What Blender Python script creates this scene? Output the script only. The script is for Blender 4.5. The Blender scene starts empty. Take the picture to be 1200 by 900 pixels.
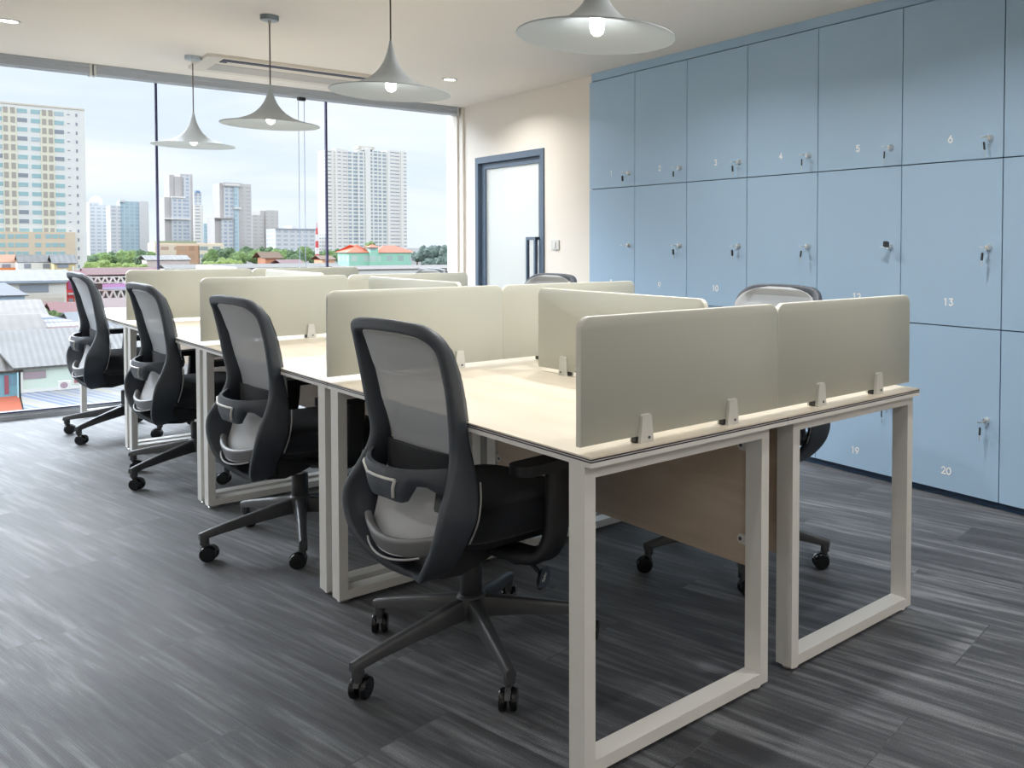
import bpy, bmesh, math, random
from mathutils import Vector, Matrix, noise
R_ = math.radians
random.seed(7)
scene = bpy.context.scene
COL = scene.collection
PI = math.pi

# ------------------------------------------------------------------ camera figures (metres, radians)
CF, CCX, CCY, CT, CROLL, CPIT = 1014.95, 852.34, 318.17, 0.7446, 0.0049, 0.0306
CAM = Vector((-1.0727, -1.6077, 1.2248))
YAW = 0.0522                      # the desk row stands turned by this much to the walls
P, W = 1.4944, 1.3522             # desk length, width of the double row
XL = 2.5419                       # front plane of the lockers
XW = 2.59                         # wall with the door
YW = 6.09                         # window plane
ZC = 2.484                        # ceiling
GZ = -12.0                        # street level

def srgb(r, g, b):
    f = lambda c: (c/255/12.92) if c/255 <= .04045 else ((c/255+.055)/1.055)**2.4
    return (f(r), f(g), f(b), 1)

# ------------------------------------------------------------------ materials
def dim(c, k): return tuple(v*k for v in c[:3])+(1,)
def new_mat(name):
    m = bpy.data.materials.new(name); m.use_nodes = True
    nt = m.node_tree; b = nt.nodes['Principled BSDF']
    return m, nt, b
def N(nt, t, **kw):
    n = nt.nodes.new(t)
    for k, v in kw.items(): setattr(n, k, v)
    return n
def mat(name, col, rough=.5, metal=0, var=.04, scale=8, bump=0, bscale=200, spec=None, coat=0, sheen=0):
    m, nt, b = new_mat(name)
    b.inputs['Roughness'].default_value = rough; b.inputs['Metallic'].default_value = metal
    if spec is not None: b.inputs['Specular IOR Level'].default_value = spec
    if coat: b.inputs['Coat Weight'].default_value = coat
    if sheen: b.inputs['Sheen Weight'].default_value = sheen
    tc = N(nt, 'ShaderNodeTexCoord'); nz = N(nt, 'ShaderNodeTexNoise')
    nz.inputs['Scale'].default_value = scale; nz.inputs['Detail'].default_value = 3
    nt.links.new(tc.outputs['Object'], nz.inputs['Vector'])
    mx = N(nt, 'ShaderNodeMix', data_type='RGBA')
    mx.inputs['A'].default_value = tuple(c*(1-var) for c in col[:3])+(1,)
    mx.inputs['B'].default_value = tuple(min(1, c*(1+var)) for c in col[:3])+(1,)
    nt.links.new(nz.outputs['Fac'], mx.inputs['Factor']); nt.links.new(mx.outputs['Result'], b.inputs['Base Color'])
    if bump:
        n2 = N(nt, 'ShaderNodeTexNoise'); n2.inputs['Scale'].default_value = bscale
        nt.links.new(tc.outputs['Object'], n2.inputs['Vector'])
        bp = N(nt, 'ShaderNodeBump'); bp.inputs['Strength'].default_value = bump; bp.inputs['Distance'].default_value = .002
        nt.links.new(n2.outputs['Fac'], bp.inputs['Height']); nt.links.new(bp.outputs['Normal'], b.inputs['Normal'])
    return m
def emit(name, col, s):
    m, nt, b = new_mat(name)
    b.inputs['Base Color'].default_value = col
    b.inputs['Emission Color'].default_value = col; b.inputs['Emission Strength'].default_value = s
    return m
def wood(name, c1, c2, rough=.4, axis='Y', sc=1.0):
    m, nt, b = new_mat(name); b.inputs['Roughness'].default_value = rough
    tc = N(nt, 'ShaderNodeTexCoord'); mp = N(nt, 'ShaderNodeMapping')
    s = {'Y': (9, 1.3, 9), 'X': (1.3, 9, 9)}[axis]
    mp.inputs['Scale'].default_value = tuple(v*sc for v in s)
    nz = N(nt, 'ShaderNodeTexNoise'); nz.inputs['Scale'].default_value = 1.0; nz.inputs['Detail'].default_value = 5; nz.inputs['Distortion'].default_value = .6
    cr = N(nt, 'ShaderNodeValToRGB'); cr.color_ramp.elements[0].position = .3; cr.color_ramp.elements[1].position = .7
    cr.color_ramp.elements[0].color = c1; cr.color_ramp.elements[1].color = c2
    nt.links.new(tc.outputs['Object'], mp.inputs['Vector']); nt.links.new(mp.outputs['Vector'], nz.inputs['Vector'])
    nt.links.new(nz.outputs['Fac'], cr.inputs['Fac']); nt.links.new(cr.outputs['Color'], b.inputs['Base Color'])
    return m
def glass(name, tint=(1, 1, 1, 1), refl=.06, rough=0.0, diffuse=None, dfac=0):
    m, nt, b = new_mat(name); nt.nodes.remove(b)
    out = nt.nodes['Material Output']
    tr = N(nt, 'ShaderNodeBsdfTransparent'); tr.inputs['Color'].default_value = tint
    gl = N(nt, 'ShaderNodeBsdfGlossy'); gl.inputs['Roughness'].default_value = rough
    fr = N(nt, 'ShaderNodeLayerWeight'); fr.inputs['Blend'].default_value = .25
    mm = N(nt, 'ShaderNodeMath', operation='MULTIPLY'); mm.inputs[1].default_value = refl/.1
    cl = N(nt, 'ShaderNodeMath', operation='MINIMUM'); cl.inputs[1].default_value = .35
    nt.links.new(fr.outputs['Fresnel'], mm.inputs[0]); nt.links.new(mm.outputs[0], cl.inputs[0])
    mx = N(nt, 'ShaderNodeMixShader'); nt.links.new(cl.outputs[0], mx.inputs['Fac'])
    last = tr.outputs[0]
    if diffuse:
        df = N(nt, 'ShaderNodeBsdfTranslucent'); df.inputs['Color'].default_value = diffuse
        d2 = N(nt, 'ShaderNodeBsdfDiffuse'); d2.inputs['Color'].default_value = diffuse
        ma = N(nt, 'ShaderNodeMixShader'); ma.inputs['Fac'].default_value = .5
        nt.links.new(df.outputs[0], ma.inputs[1]); nt.links.new(d2.outputs[0], ma.inputs[2])
        mb = N(nt, 'ShaderNodeMixShader'); mb.inputs['Fac'].default_value = dfac
        nt.links.new(tr.outputs[0], mb.inputs[1]); nt.links.new(ma.outputs[0], mb.inputs[2]); last = mb.outputs[0]
    nt.links.new(last, mx.inputs[1]); nt.links.new(gl.outputs[0], mx.inputs[2]); nt.links.new(mx.outputs[0], out.inputs['Surface'])
    return m

def mesh_fabric(name):
    # open weave: fine grid of threads, partly see-through
    m, nt, b = new_mat(name); out = nt.nodes['Material Output']
    b.inputs['Base Color'].default_value = srgb(158, 163, 169); b.inputs['Roughness'].default_value = .75; b.inputs['Sheen Weight'].default_value = .3
    tr = N(nt, 'ShaderNodeBsdfTransparent')
    mx = N(nt, 'ShaderNodeMixShader')
    tc = N(nt, 'ShaderNodeTexCoord'); nz = N(nt, 'ShaderNodeTexNoise'); nz.inputs['Scale'].default_value = 260
    nt.links.new(tc.outputs['Object'], nz.inputs['Vector'])
    mr = N(nt, 'ShaderNodeMapRange'); mr.inputs['To Min'].default_value = .90; mr.inputs['To Max'].default_value = .97
    nt.links.new(nz.outputs['Fac'], mr.inputs['Value']); nt.links.new(mr.outputs['Result'], mx.inputs['Fac'])
    nt.links.new(tr.outputs[0], mx.inputs[1]); nt.links.new(b.outputs[0], mx.inputs[2]); nt.links.new(mx.outputs[0], out.inputs['Surface'])
    return m

def carpet():
    m, nt, b = new_mat('carpet_planks')
    tc0 = N(nt, 'ShaderNodeTexCoord'); rot = N(nt, 'ShaderNodeMapping'); rot.inputs['Rotation'].default_value = (0, 0, -R_(13)); rot.inputs['Location'].default_value = (.307, .1, 0)
    nt.links.new(tc0.outputs['Object'], rot.inputs['Vector'])
    class TC: outputs = {'Object': rot.outputs['Vector']}
    tc = TC
    sep = N(nt, 'ShaderNodeSeparateXYZ'); cmb = N(nt, 'ShaderNodeCombineXYZ')
    nt.links.new(tc.outputs['Object'], sep.inputs[0]); nt.links.new(sep.outputs['Y'], cmb.inputs['X']); nt.links.new(sep.outputs['X'], cmb.inputs['Y'])
    br = N(nt, 'ShaderNodeTexBrick'); br.offset = .37; br.offset_frequency = 2
    for k, v in (('Scale', 1), ('Mortar Size', .0022), ('Mortar Smooth', .3), ('Bias', 0), ('Brick Width', 1.0), ('Row Height', .3333)): br.inputs[k].default_value = v
    br.inputs['Color1'].default_value = (0, 0, 0, 1); br.inputs['Color2'].default_value = (1, 1, 1, 1); br.inputs['Mortar'].default_value = (.5, .5, .5, 1)
    nt.links.new(cmb.outputs[0], br.inputs['Vector'])
    # shift the streak pattern per plank
    sc = N(nt, 'ShaderNodeVectorMath', operation='SCALE'); sc.inputs['Scale'].default_value = 37
    nt.links.new(br.outputs['Color'], sc.inputs[0])
    ad = N(nt, 'ShaderNodeVectorMath', operation='ADD'); nt.links.new(tc.outputs['Object'], ad.inputs[0]); nt.links.new(sc.outputs[0], ad.inputs[1])
    def streak(sx, sy, det, dist):
        mp = N(nt, 'ShaderNodeMapping'); mp.inputs['Scale'].default_value = (sx, sy, 1)
        nt.links.new(ad.outputs[0], mp.inputs['Vector'])
        nz = N(nt, 'ShaderNodeTexNoise'); nz.inputs['Scale'].default_value = 1; nz.inputs['Detail'].default_value = det; nz.inputs['Distortion'].default_value = dist
        nz.inputs['Roughness'].default_value = .62
        nt.links.new(mp.outputs[0], nz.inputs['Vector']); return nz.outputs['Fac']
    a = streak(46, 2.0, 9, .12); c = streak(10, 1.2, 6, .5)
    mx = N(nt, 'ShaderNodeMix', data_type='FLOAT'); mx.inputs['Factor'].default_value = .5
    nt.links.new(a, mx.inputs['A']); nt.links.new(c, mx.inputs['B'])
    m2 = N(nt, 'ShaderNodeMath', operation='MULTIPLY_ADD'); m2.inputs[1].default_value = .06; 
    nt.links.new(br.outputs['Color'], m2.inputs[0]); nt.links.new(mx.outputs['Result'], m2.inputs[2])
    cr = N(nt, 'ShaderNodeValToRGB'); e = cr.color_ramp.elements
    e[0].position = .42; e[0].color = srgb(*CARPET[0]); e[1].position = .66; e[1].color = srgb(*CARPET[2])
    k = e.new(.53); k.color = srgb(*CARPET[1])
    nt.links.new(m2.outputs[0], cr.inputs['Fac'])
    # seams and fine pile ribs
    mo = N(nt, 'ShaderNodeMix', data_type='RGBA', blend_type='MULTIPLY'); mo.inputs['Factor'].default_value = 1
    sm = N(nt, 'ShaderNodeMapRange'); sm.inputs['To Min'].default_value = 1; sm.inputs['To Max'].default_value = .62
    nt.links.new(br.outputs['Fac'], sm.inputs['Value'])
    nt.links.new(cr.outputs['Color'], mo.inputs['A']); nt.links.new(sm.outputs['Result'], mo.inputs['B'])
    fn = N(nt, 'ShaderNodeTexNoise'); fn.inputs['Scale'].default_value = 240; fn.inputs['Detail'].default_value = 2
    nt.links.new(tc.outputs['Object'], fn.inputs['Vector'])
    fr = N(nt, 'ShaderNodeMapRange'); fr.inputs['From Min'].default_value = .3; fr.inputs['From Max'].default_value = .7; fr.inputs['To Min'].default_value = .72; fr.inputs['To Max'].default_value = 1.28
    nt.links.new(fn.outputs['Fac'], fr.inputs['Value'])
    m3 = N(nt, 'ShaderNodeMix', data_type='RGBA', blend_type='MULTIPLY'); m3.inputs['Factor'].default_value = 1
    nt.links.new(mo.outputs['Result'], m3.inputs['A']); nt.links.new(fr.outputs['Result'], m3.inputs['B'])
    nt.links.new(m3.outputs['Result'], b.inputs['Base Color'])
    b.inputs['Roughness'].default_value = .62; b.inputs['Specular IOR Level'].default_value = .5
    b.inputs['Sheen Weight'].default_value = .25; b.inputs['Sheen Roughness'].default_value = .4
    wv = N(nt, 'ShaderNodeTexWave'); wv.inputs['Scale'].default_value = 60; wv.inputs['Distortion'].default_value = 1.2; wv.bands_direction = 'X'
    nt.links.new(tc.outputs['Object'], wv.inputs['Vector'])
    su = N(nt, 'ShaderNodeMath', operation='ADD'); nt.links.new(wv.outputs['Fac'], su.inputs[0]); nt.links.new(fn.outputs['Fac'], su.inputs[1])
    bp = N(nt, 'ShaderNodeBump'); bp.inputs['Strength'].default_value = .22; bp.inputs['Distance'].default_value = .002
    nt.links.new(su.outputs[0], bp.inputs['Height']); nt.links.new(bp.outputs['Normal'], b.inputs['Normal'])
    return m
CARPET = [(34, 37, 43), (66, 69, 74), (118, 121, 125)]

def facade(name, wallc, win1, win2, bw, bh, mort, smooth=.0):
    """window grid in a wall surface, sizes in metres"""
    m, nt, b = new_mat(name); b.inputs['Roughness'].default_value = .7
    tc = N(nt, 'ShaderNodeTexCoord'); sep = N(nt, 'ShaderNodeSeparateXYZ'); cmb = N(nt, 'ShaderNodeCombineXYZ')
    ad = N(nt, 'ShaderNodeMath', operation='ADD')
    nt.links.new(tc.outputs['Object'], sep.inputs[0]); nt.links.new(sep.outputs['X'], ad.inputs[0]); nt.links.new(sep.outputs['Y'], ad.inputs[1])
    nt.links.new(ad.outputs[0], cmb.inputs['X']); nt.links.new(sep.outputs['Z'], cmb.inputs['Y'])
    br = N(nt, 'ShaderNodeTexBrick'); br.offset = 0
    for k, v in (('Scale', 1), ('Mortar Size', mort), ('Mortar Smooth', smooth), ('Bias', 0), ('Brick Width', bw), ('Row Height', bh)): br.inputs[k].default_value = v
    k_ = .19 if 'roof' in name else .95
    br.inputs['Color1'].default_value = dim(win1, k_); br.inputs['Color2'].default_value = dim(win2, k_); br.inputs['Mortar'].default_value = dim(wallc, k_)
    nt.links.new(cmb.outputs[0], br.inputs['Vector']); nt.links.new(br.outputs['Color'], b.inputs['Base Color'])
    return m
def ribbed(name, c1, c2, period=.25, axis='X', groove_dark=.25):
    """corrugated sheet: real ribs by bump, patchy weathering"""
    m, nt, b = new_mat(name); b.inputs['Roughness'].default_value = .6
    tc = N(nt, 'ShaderNodeTexCoord')
    nz = N(nt, 'ShaderNodeTexNoise'); nz.inputs['Scale'].default_value = .5; nz.inputs['Detail'].default_value = 6
    nt.links.new(tc.outputs['Object'], nz.inputs['Vector'])
    cr = N(nt, 'ShaderNodeValToRGB'); cr.color_ramp.elements[0].position = .35; cr.color_ramp.elements[1].position = .62
    cr.color_ramp.elements[0].color = dim(c1, .16); cr.color_ramp.elements[1].color = dim(c2, .16)
    nt.links.new(nz.outputs['Fac'], cr.inputs['Fac'])
    wv = N(nt, 'ShaderNodeTexWave'); wv.bands_direction = axis; wv.inputs['Scale'].default_value = .314/period
    nt.links.new(tc.outputs['Object'], wv.inputs['Vector'])
    mr = N(nt, 'ShaderNodeMapRange'); mr.inputs['To Min'].default_value = 1-groove_dark; mr.inputs['To Max'].default_value = 1  # colour is darker in the grooves between the ribs
    nt.links.new(wv.outputs['Fac'], mr.inputs['Value'])
    mx = N(nt, 'ShaderNodeMix', data_type='RGBA', blend_type='MULTIPLY'); mx.inputs['Factor'].default_value = 1
    nt.links.new(cr.outputs['Color'], mx.inputs['A']); nt.links.new(mr.outputs['Result'], mx.inputs['B'])
    nt.links.new(mx.outputs['Result'], b.inputs['Base Color'])
    bp = N(nt, 'ShaderNodeBump'); bp.inputs['Strength'].default_value = .6; bp.inputs['Distance'].default_value = .05
    nt.links.new(wv.outputs['Fac'], bp.inputs['Height']); nt.links.new(bp.outputs['Normal'], b.inputs['Normal'])
    return m
def foliage(name, c1, c2):
    m, nt, b = new_mat(name); b.inputs['Roughness'].default_value = .8
    tc = N(nt, 'ShaderNodeTexCoord'); nz = N(nt, 'ShaderNodeTexNoise'); nz.inputs['Scale'].default_value = 1.6; nz.inputs['Detail'].default_value = 8
    nz.inputs['Roughness'].default_value = .75
    cr = N(nt, 'ShaderNodeValToRGB'); cr.color_ramp.elements[0].position = .36; cr.color_ramp.elements[1].position = .64
    cr.color_ramp.elements[0].color = dim(c1, .85); cr.color_ramp.elements[1].color = dim(c2, .85)
    nt.links.new(tc.outputs['Object'], nz.inputs['Vector']); nt.links.new(nz.outputs['Fac'], cr.inputs['Fac']); nt.links.new(cr.outputs['Color'], b.inputs['Base Color'])
    bp = N(nt, 'ShaderNodeBump'); bp.inputs['Strength'].default_value = 1; bp.inputs['Distance'].default_value = .5
    nt.links.new(nz.outputs['Fac'], bp.inputs['Height']); nt.links.new(bp.outputs['Normal'], b.inputs['Normal'])
    return m

M = {}
M['ceiling'] = mat('ceiling_paint', srgb(242, 235, 226), .9, var=.015, scale=2)
M['wall'] = mat('cream_wall_paint', srgb(234, 227, 217), .85, var=.015, scale=3, bump=.05, bscale=400)
M['white'] = mat('white_powder_coat', srgb(222, 221, 216), .38, var=.02)
M['whiteclip'] = mat('white_plastic_clip', srgb(206, 206, 200), .45)
M['edge'] = mat('dark_edge_band', srgb(38, 34, 48), .4)
M['maple'] = wood('pale_maple_laminate', srgb(212, 201, 181), srgb(228, 219, 202), .34)
M['panelwood'] = wood('beige_wood_panel', srgb(176, 158, 138), srgb(206, 190, 170), .5, axis='Y')
M['screen'] = mat('screen_lacquer', srgb(190, 192, 181), .42, var=.02, scale=3)
M['screenedge'] = mat('screen_edge_band', srgb(214, 213, 203), .4)
M['rubber'] = mat('black_rubber', srgb(24, 26, 30), .6)
M['chairframe'] = mat('charcoal_nylon', srgb(62, 68, 76), .5, var=.05, scale=30, bump=.1, bscale=900)
M['chairbase'] = mat('grey_nylon_base', srgb(62, 64, 67), .42, var=.05, scale=30, bump=.1, bscale=900)
M['shell'] = mat('grey_lumbar_shell', srgb(166, 168, 170), .45, var=.04, scale=12)
M['trim'] = mat('light_grey_accent', srgb(206, 206, 202), .45)
M['lip'] = mat('grey_lip', srgb(160, 161, 162), .4)
M['seat'] = mat('black_seat_fabric', srgb(25, 29, 36), .9, var=.12, scale=60, bump=.4, bscale=1100, sheen=.1)
M['blackplastic'] = mat('black_plastic', srgb(30, 32, 36), .42)
M['gloss'] = mat('glossy_black_caster', srgb(16, 17, 20), .15)
M['chrome'] = mat('chrome', srgb(236, 234, 230), .28, metal=1)
M['mesh'] = mesh_fabric('grey_mesh_fabric')
M['blue'] = mat('blue_locker_lacquer', srgb(164, 193, 219), .36, var=.03, scale=1.4)
M['bluedark'] = mat('dark_blue_carcass', srgb(34, 46, 84), .5)
M['plinth'] = mat('dark_blue_plinth', srgb(44, 68, 96), .5)
M['numwhite'] = mat('white_vinyl_number', srgb(250, 250, 250), .5)
M['pendant'] = mat('matt_white_pendant', srgb(190, 199, 205), .55, var=.02)
M['cord'] = mat('brown_grey_cord', srgb(112, 100, 96), .6)
M['bulb'] = emit('lamp_glow', (1, .97, .9, 1), 5)
M['downlight'] = emit('downlight_glow', (1, .96, .9, 1), 9)
M['alu'] = mat('grey_aluminium', srgb(172, 177, 184), .4)
M['aludark'] = mat('blue_grey_frame', srgb(88, 104, 122), .42, metal=.1)
M['joint'] = mat('dark_silicone_joint', srgb(58, 56, 92), .5)
M['glass'] = glass('window_glass', (.99, 1, 1, 1), .022)
M['frost'] = glass('frosted_door_glass', (.95, .98, .98, 1), .08, .05, diffuse=(.93, .95, .95, 1), dfac=.55)
M['acwhite'] = mat('white_ac_plastic', srgb(226, 218, 206), .5)
M['acslot'] = mat('dark_ac_slot', srgb(66, 70, 84), .5)
M['carpet'] = carpet()

# ------------------------------------------------------------------ mesh helpers
def link(o, parent=None):
    COL.objects.link(o)
    if parent is not None: o.parent = parent
    return o
def obj(name, bm, m, parent=None, smooth=True, ang=35, loc=None, bev=0, seg=2):
    if bev:
        es = [e for e in bm.edges if len(e.link_faces) == 2 and e.calc_face_angle(0) > R_(40)]
        bmesh.ops.bevel(bm, geom=es, offset=bev, segments=seg, affect='EDGES', profile=.5)
    bmesh.ops.recalc_face_normals(bm, faces=bm.faces)
    me = bpy.data.meshes.new(name); bm.to_mesh(me); bm.free()
    if isinstance(m, (list, tuple)):
        for x in m: me.materials.append(x)
    else: me.materials.append(m)
    if smooth:
        me.polygons.foreach_set('use_smooth', [True]*len(me.polygons)); me.set_sharp_from_angle(angle=R_(ang))
    o = bpy.data.objects.new(name, me)
    if loc: o.location = loc
    return link(o, parent)
def tag(o, label, cat, group=None):
    o['label'] = label; o['category'] = cat
    if group: o['group'] = group
    return o
def thing(name, label, cat, loc=(0, 0, 0), rz=0, group=None):
    o = bpy.data.objects.new(name, None); o.location = loc; o.rotation_euler = (0, 0, rz); o.empty_display_size = .1
    COL.objects.link(o); return tag(o, label, cat, group)
def struct(o): o['kind'] = 'structure'; return o
def stuff(o): o['kind'] = 'stuff'; return o
def box(bm, x0, x1, y0, y1, z0, z1, mi=0):
    v = [bm.verts.new((x, y, z)) for x in (x0, x1) for y in (y0, y1) for z in (z0, z1)]
    for f in ((0, 1, 3, 2), (4, 6, 7, 5), (0, 4, 5, 1), (2, 3, 7, 6), (0, 2, 6, 4), (1, 5, 7, 3)):
        bm.faces.new([v[i] for i in f]).material_index = mi
    return v
def B(*a):
    bm = bmesh.new(); box(bm, *a); return bm
def prism(pts, lo, hi, axis='y', bm=None):
    """extrude a polygon; pts are (u,v); axis = extrusion axis"""
    bm = bm or bmesh.new()
    mk = {'y': lambda u, v, w: (u, w, v), 'x': lambda u, v, w: (w, u, v), 'z': lambda u, v, w: (u, v, w)}[axis]
    a = [bm.verts.new(mk(u, v, lo)) for u, v in pts]; b = [bm.verts.new(mk(u, v, hi)) for u, v in pts]
    n = len(pts); bm.faces.new(a); bm.faces.new(b[::-1])
    for i in range(n): bm.faces.new((a[i], a[(i+1) % n], b[(i+1) % n], b[i]))
    return bm
def cyl(bm, p0, p1, r0, r1=None, n=20, cap=True):
    p0, p1 = Vector(p0), Vector(p1); r1 = r0 if r1 is None else r1
    t = (p1-p0).normalized(); a = t.orthogonal().normalized(); b = t.cross(a)
    A = [bm.verts.new(p0+(a*math.cos(2*PI*i/n)+b*math.sin(2*PI*i/n))*r0) for i in range(n)]
    Bv = [bm.verts.new(p1+(a*math.cos(2*PI*i/n)+b*math.sin(2*PI*i/n))*r1) for i in range(n)]
    for i in range(n): bm.faces.new((A[i], A[(i+1) % n], Bv[(i+1) % n], Bv[i]))
    if cap: bm.faces.new(A[::-1]); bm.faces.new(Bv)
    return bm
def lathe(prof, n=48, bm=None, c=(0, 0, 0)):
    """prof: list of (r, z); r 0 allowed at the ends"""
    bm = bm or bmesh.new(); rings = []
    for r, z in prof:
        if r < 1e-6: rings.append([bm.verts.new((c[0], c[1], c[2]+z))])
        else: rings.append([bm.verts.new((c[0]+r*math.cos(2*PI*i/n), c[1]+r*math.sin(2*PI*i/n), c[2]+z)) for i in range(n)])
    for A, Bv in zip(rings, rings[1:]):
        for i in range(n):
            j = (i+1) % n
            if len(A) == 1 and len(Bv) == 1: break
            if len(A) == 1: bm.faces.new((A[0], Bv[i], Bv[j]))
            elif len(Bv) == 1: bm.faces.new((A[i], A[j], Bv[0]))
            else: bm.faces.new((A[i], A[j], Bv[j], Bv[i]))
    return bm
def catmull(pts, k, closed=False):
    pts = [Vector(p) for p in pts] if not isinstance(pts[0], Vector) else pts
    n = len(pts); out = []
    segs = n if closed else n-1
    for i in range(segs):
        g = lambda j: pts[j % n] if closed else pts[max(0, min(n-1, j))]
        a, b, c, d = g(i-1), g(i), g(i+1), g(i+2)
        for s in range(k):
            t = s/k
            out.append(.5*((2*b)+(c-a)*t+(2*a-5*b+4*c-d)*t*t+(3*b-a-3*c+d)*t**3))
    if not closed: out.append(pts[-1])
    return out
def sweep(pts, sec, closed=False, ref=None, bm=None):
    """pts: Vectors (x,y,z,...) ; sec(i, p)-> list of (n, b) offsets; ref(p)->preferred B direction"""
    bm = bm or bmesh.new(); n = len(pts); rings = []
    P3 = [Vector(p[:3]) for p in pts]
    for i in range(n):
        if closed: t = P3[(i+1) % n]-P3[i-1]
        else: t = P3[min(i+1, n-1)]-P3[max(i-1, 0)]
        t.normalize()
        r = ref(P3[i], t) if ref else Vector((0, 0, 1))
        b = (r-t*r.dot(t))
        if b.length < 1e-4: b = t.orthogonal()
        b.normalize(); nn = t.cross(b)
        rings.append([bm.verts.new(P3[i]+nn*u+b*v) for u, v in sec(i, pts[i])])
    m = len(rings[0])
    for i in range(n if closed else n-1):
        A, C = rings[i], rings[(i+1) % n]
        for j in range(m): bm.faces.new((A[j], A[(j+1) % m], C[(j+1) % m], C[j]))
    if not closed: bm.faces.new(rings[0][::-1]); bm.faces.new(rings[-1])
    return bm
def rrect(w, h, r, k=3):
    out = []
    for cx, cy, a0 in ((w/2-r, h/2-r, 0), (-w/2+r, h/2-r, 90), (-w/2+r, -h/2+r, 180), (w/2-r, -h/2+r, 270)):
        for i in range(k+1):
            a = R_(a0+90*i/k); out.append((cx+r*math.cos(a), cy+r*math.sin(a)))
    return out
def circ(r, k=10): return [(r*math.cos(2*PI*i/k), r*math.sin(2*PI*i/k)) for i in range(k)]
def tube(pts, r, k=8, sm=1, closed=False, bm=None):
    pts = catmull([Vector(p) for p in pts], sm, closed) if sm > 1 else [Vector(p) for p in pts]
    rr = lambda p, t: Vector((0, 0, 1)) if abs(t.z) < .9 else Vector((1, 0, 0))
    return sweep(pts, lambda i, p: circ(r, k), closed, rr, bm)
def grid(fn, nu, nv, bm=None, mi=0):
    bm = bm or bmesh.new()
    V = [[bm.verts.new(fn(i/nu, j/nv)) for j in range(nv+1)] for i in range(nu+1)]
    for i in range(nu):
        for j in range(nv): bm.faces.new((V[i][j], V[i+1][j], V[i+1][j+1], V[i][j+1])).material_index = mi
    return bm
def slab(fn, nu, nv, th):
    """a curved sheet with thickness th (Vector)"""
    bm = bmesh.new(); th = Vector(th)
    A = [[bm.verts.new(fn(i/nu, j/nv)) for j in range(nv+1)] for i in range(nu+1)]
    C = [[bm.verts.new(Vector(fn(i/nu, j/nv))+th) for j in range(nv+1)] for i in range(nu+1)]
    for i in range(nu):
        for j in range(nv):
            bm.faces.new((A[i][j], A[i+1][j], A[i+1][j+1], A[i][j+1])); bm.faces.new((C[i][j], C[i][j+1], C[i+1][j+1], C[i+1][j]))
    for i in range(nu):
        bm.faces.new((A[i][0], C[i][0], C[i+1][0], A[i+1][0])); bm.faces.new((A[i][nv], A[i+1][nv], C[i+1][nv], C[i][nv]))
    for j in range(nv):
        bm.faces.new((A[0][j], A[0][j+1], C[0][j+1], C[0][j])); bm.faces.new((A[nu][j], C[nu][j], C[nu][j+1], A[nu][j+1]))
    return bm
KIDS = {}
def copy_tree(o, parent=None):
    c = o.copy(); COL.objects.link(c)
    if parent is not None: c.parent = parent
    for ch in [x for x in bpy.data.objects if x.parent == o]: copy_tree(ch, c)
    return c
def desk_to_world(x, y, z=0):
    c, s = math.cos(YAW), math.sin(YAW); return Vector((x*c-y*s, x*s+y*c, z))

# ------------------------------------------------------------------ room shell
RX0, RY0 = -2.9, -3.6
struct(obj('floor', B(RX0, 2.62, RY0, YW+.0, -.05, 0), M['carpet'], smooth=False))
struct(obj('ceiling', B(RX0-.1, 2.75, RY0-.1, YW+.15, ZC, ZC+.12), M['ceiling'], smooth=False))
DY0, DY1, DZ = 4.549, 5.735, 2.0
YEND = 3.8308
YBEG = YEND-7*.56214
bm = bmesh.new()
box(bm, XW, XW+.12, DY1, YW+.15, 0, ZC); box(bm, XW, XW+.12, YEND+.004, DY0, 0, ZC); box(bm, XW, XW+.12, DY0, DY1, DZ, ZC)
struct(obj('wall_east', bm, M['wall'], smooth=False))
struct(obj('wall_locker_side', B(XL, XL+.12, RY0, YBEG-.004, 0, ZC), M['wall'], smooth=False))
struct(obj('wall_behind_lockers', B(XL+.47, XL+.55, YBEG-.1, YEND+.1, 0, ZC), M['wall'], smooth=False))
struct(obj('wall_south', B(RX0-.1, 2.75, RY0-.12, RY0, 0, ZC), M['wall'], smooth=False))
struct(obj('wall_west', B(RX0-.12, RX0, RY0, YW+.1, 0, ZC), M['wall'], smooth=False))
# window jamb at the door wall: stepped light strips
bm = bmesh.new()
box(bm, 2.552, XW, YW-.05, YW+.1, 0, ZC); box(bm, 2.568, XW, YW-.13, YW-.05, 0, ZC)
struct(obj('trim_1', bm, M['wall'], smooth=False, bev=.002))
# skirting under the door wall
struct(obj('baseboard_east', B(XW-.012, XW, YEND+.01, DY0-.07, 0, .08), M['white'], smooth=False))

# window wall
WZ0, WZ1 = .05, 2.41
XJ = [RX0, -1.018, .2, 1.418, 2.552]
for i, (a, b) in enumerate(zip(XJ, XJ[1:])):
    t = struct(obj('window_%d' % (i+1), B(a+.006, b-.006, YW+.03, YW+.04, WZ0, ZC), M['glass'], smooth=False))
    if i: struct(obj('trim_%d' % (i+1), B(a-.007, a+.007, YW+.02, YW+.05, WZ0, ZC), M['joint'], smooth=False))
bm = bmesh.new(); box(bm, RX0, 2.552, YW-.03, YW+.1, -.05, .026); box(bm, RX0, 2.552, YW, YW+.09, .026, .044)
struct(obj('trim_6', bm, M['alu'], smooth=False, bev=.003))
struct(obj('trim_7', B(RX0, 2.552, YW-.004, YW+.06, .044, .052), M['joint'], smooth=False))
struct(obj('trim_8', B(RX0, 2.55, YW+.1, YW+.5, -.4, -.06), mat('outer_slab', srgb(190, 190, 188), .8), smooth=False))

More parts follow.
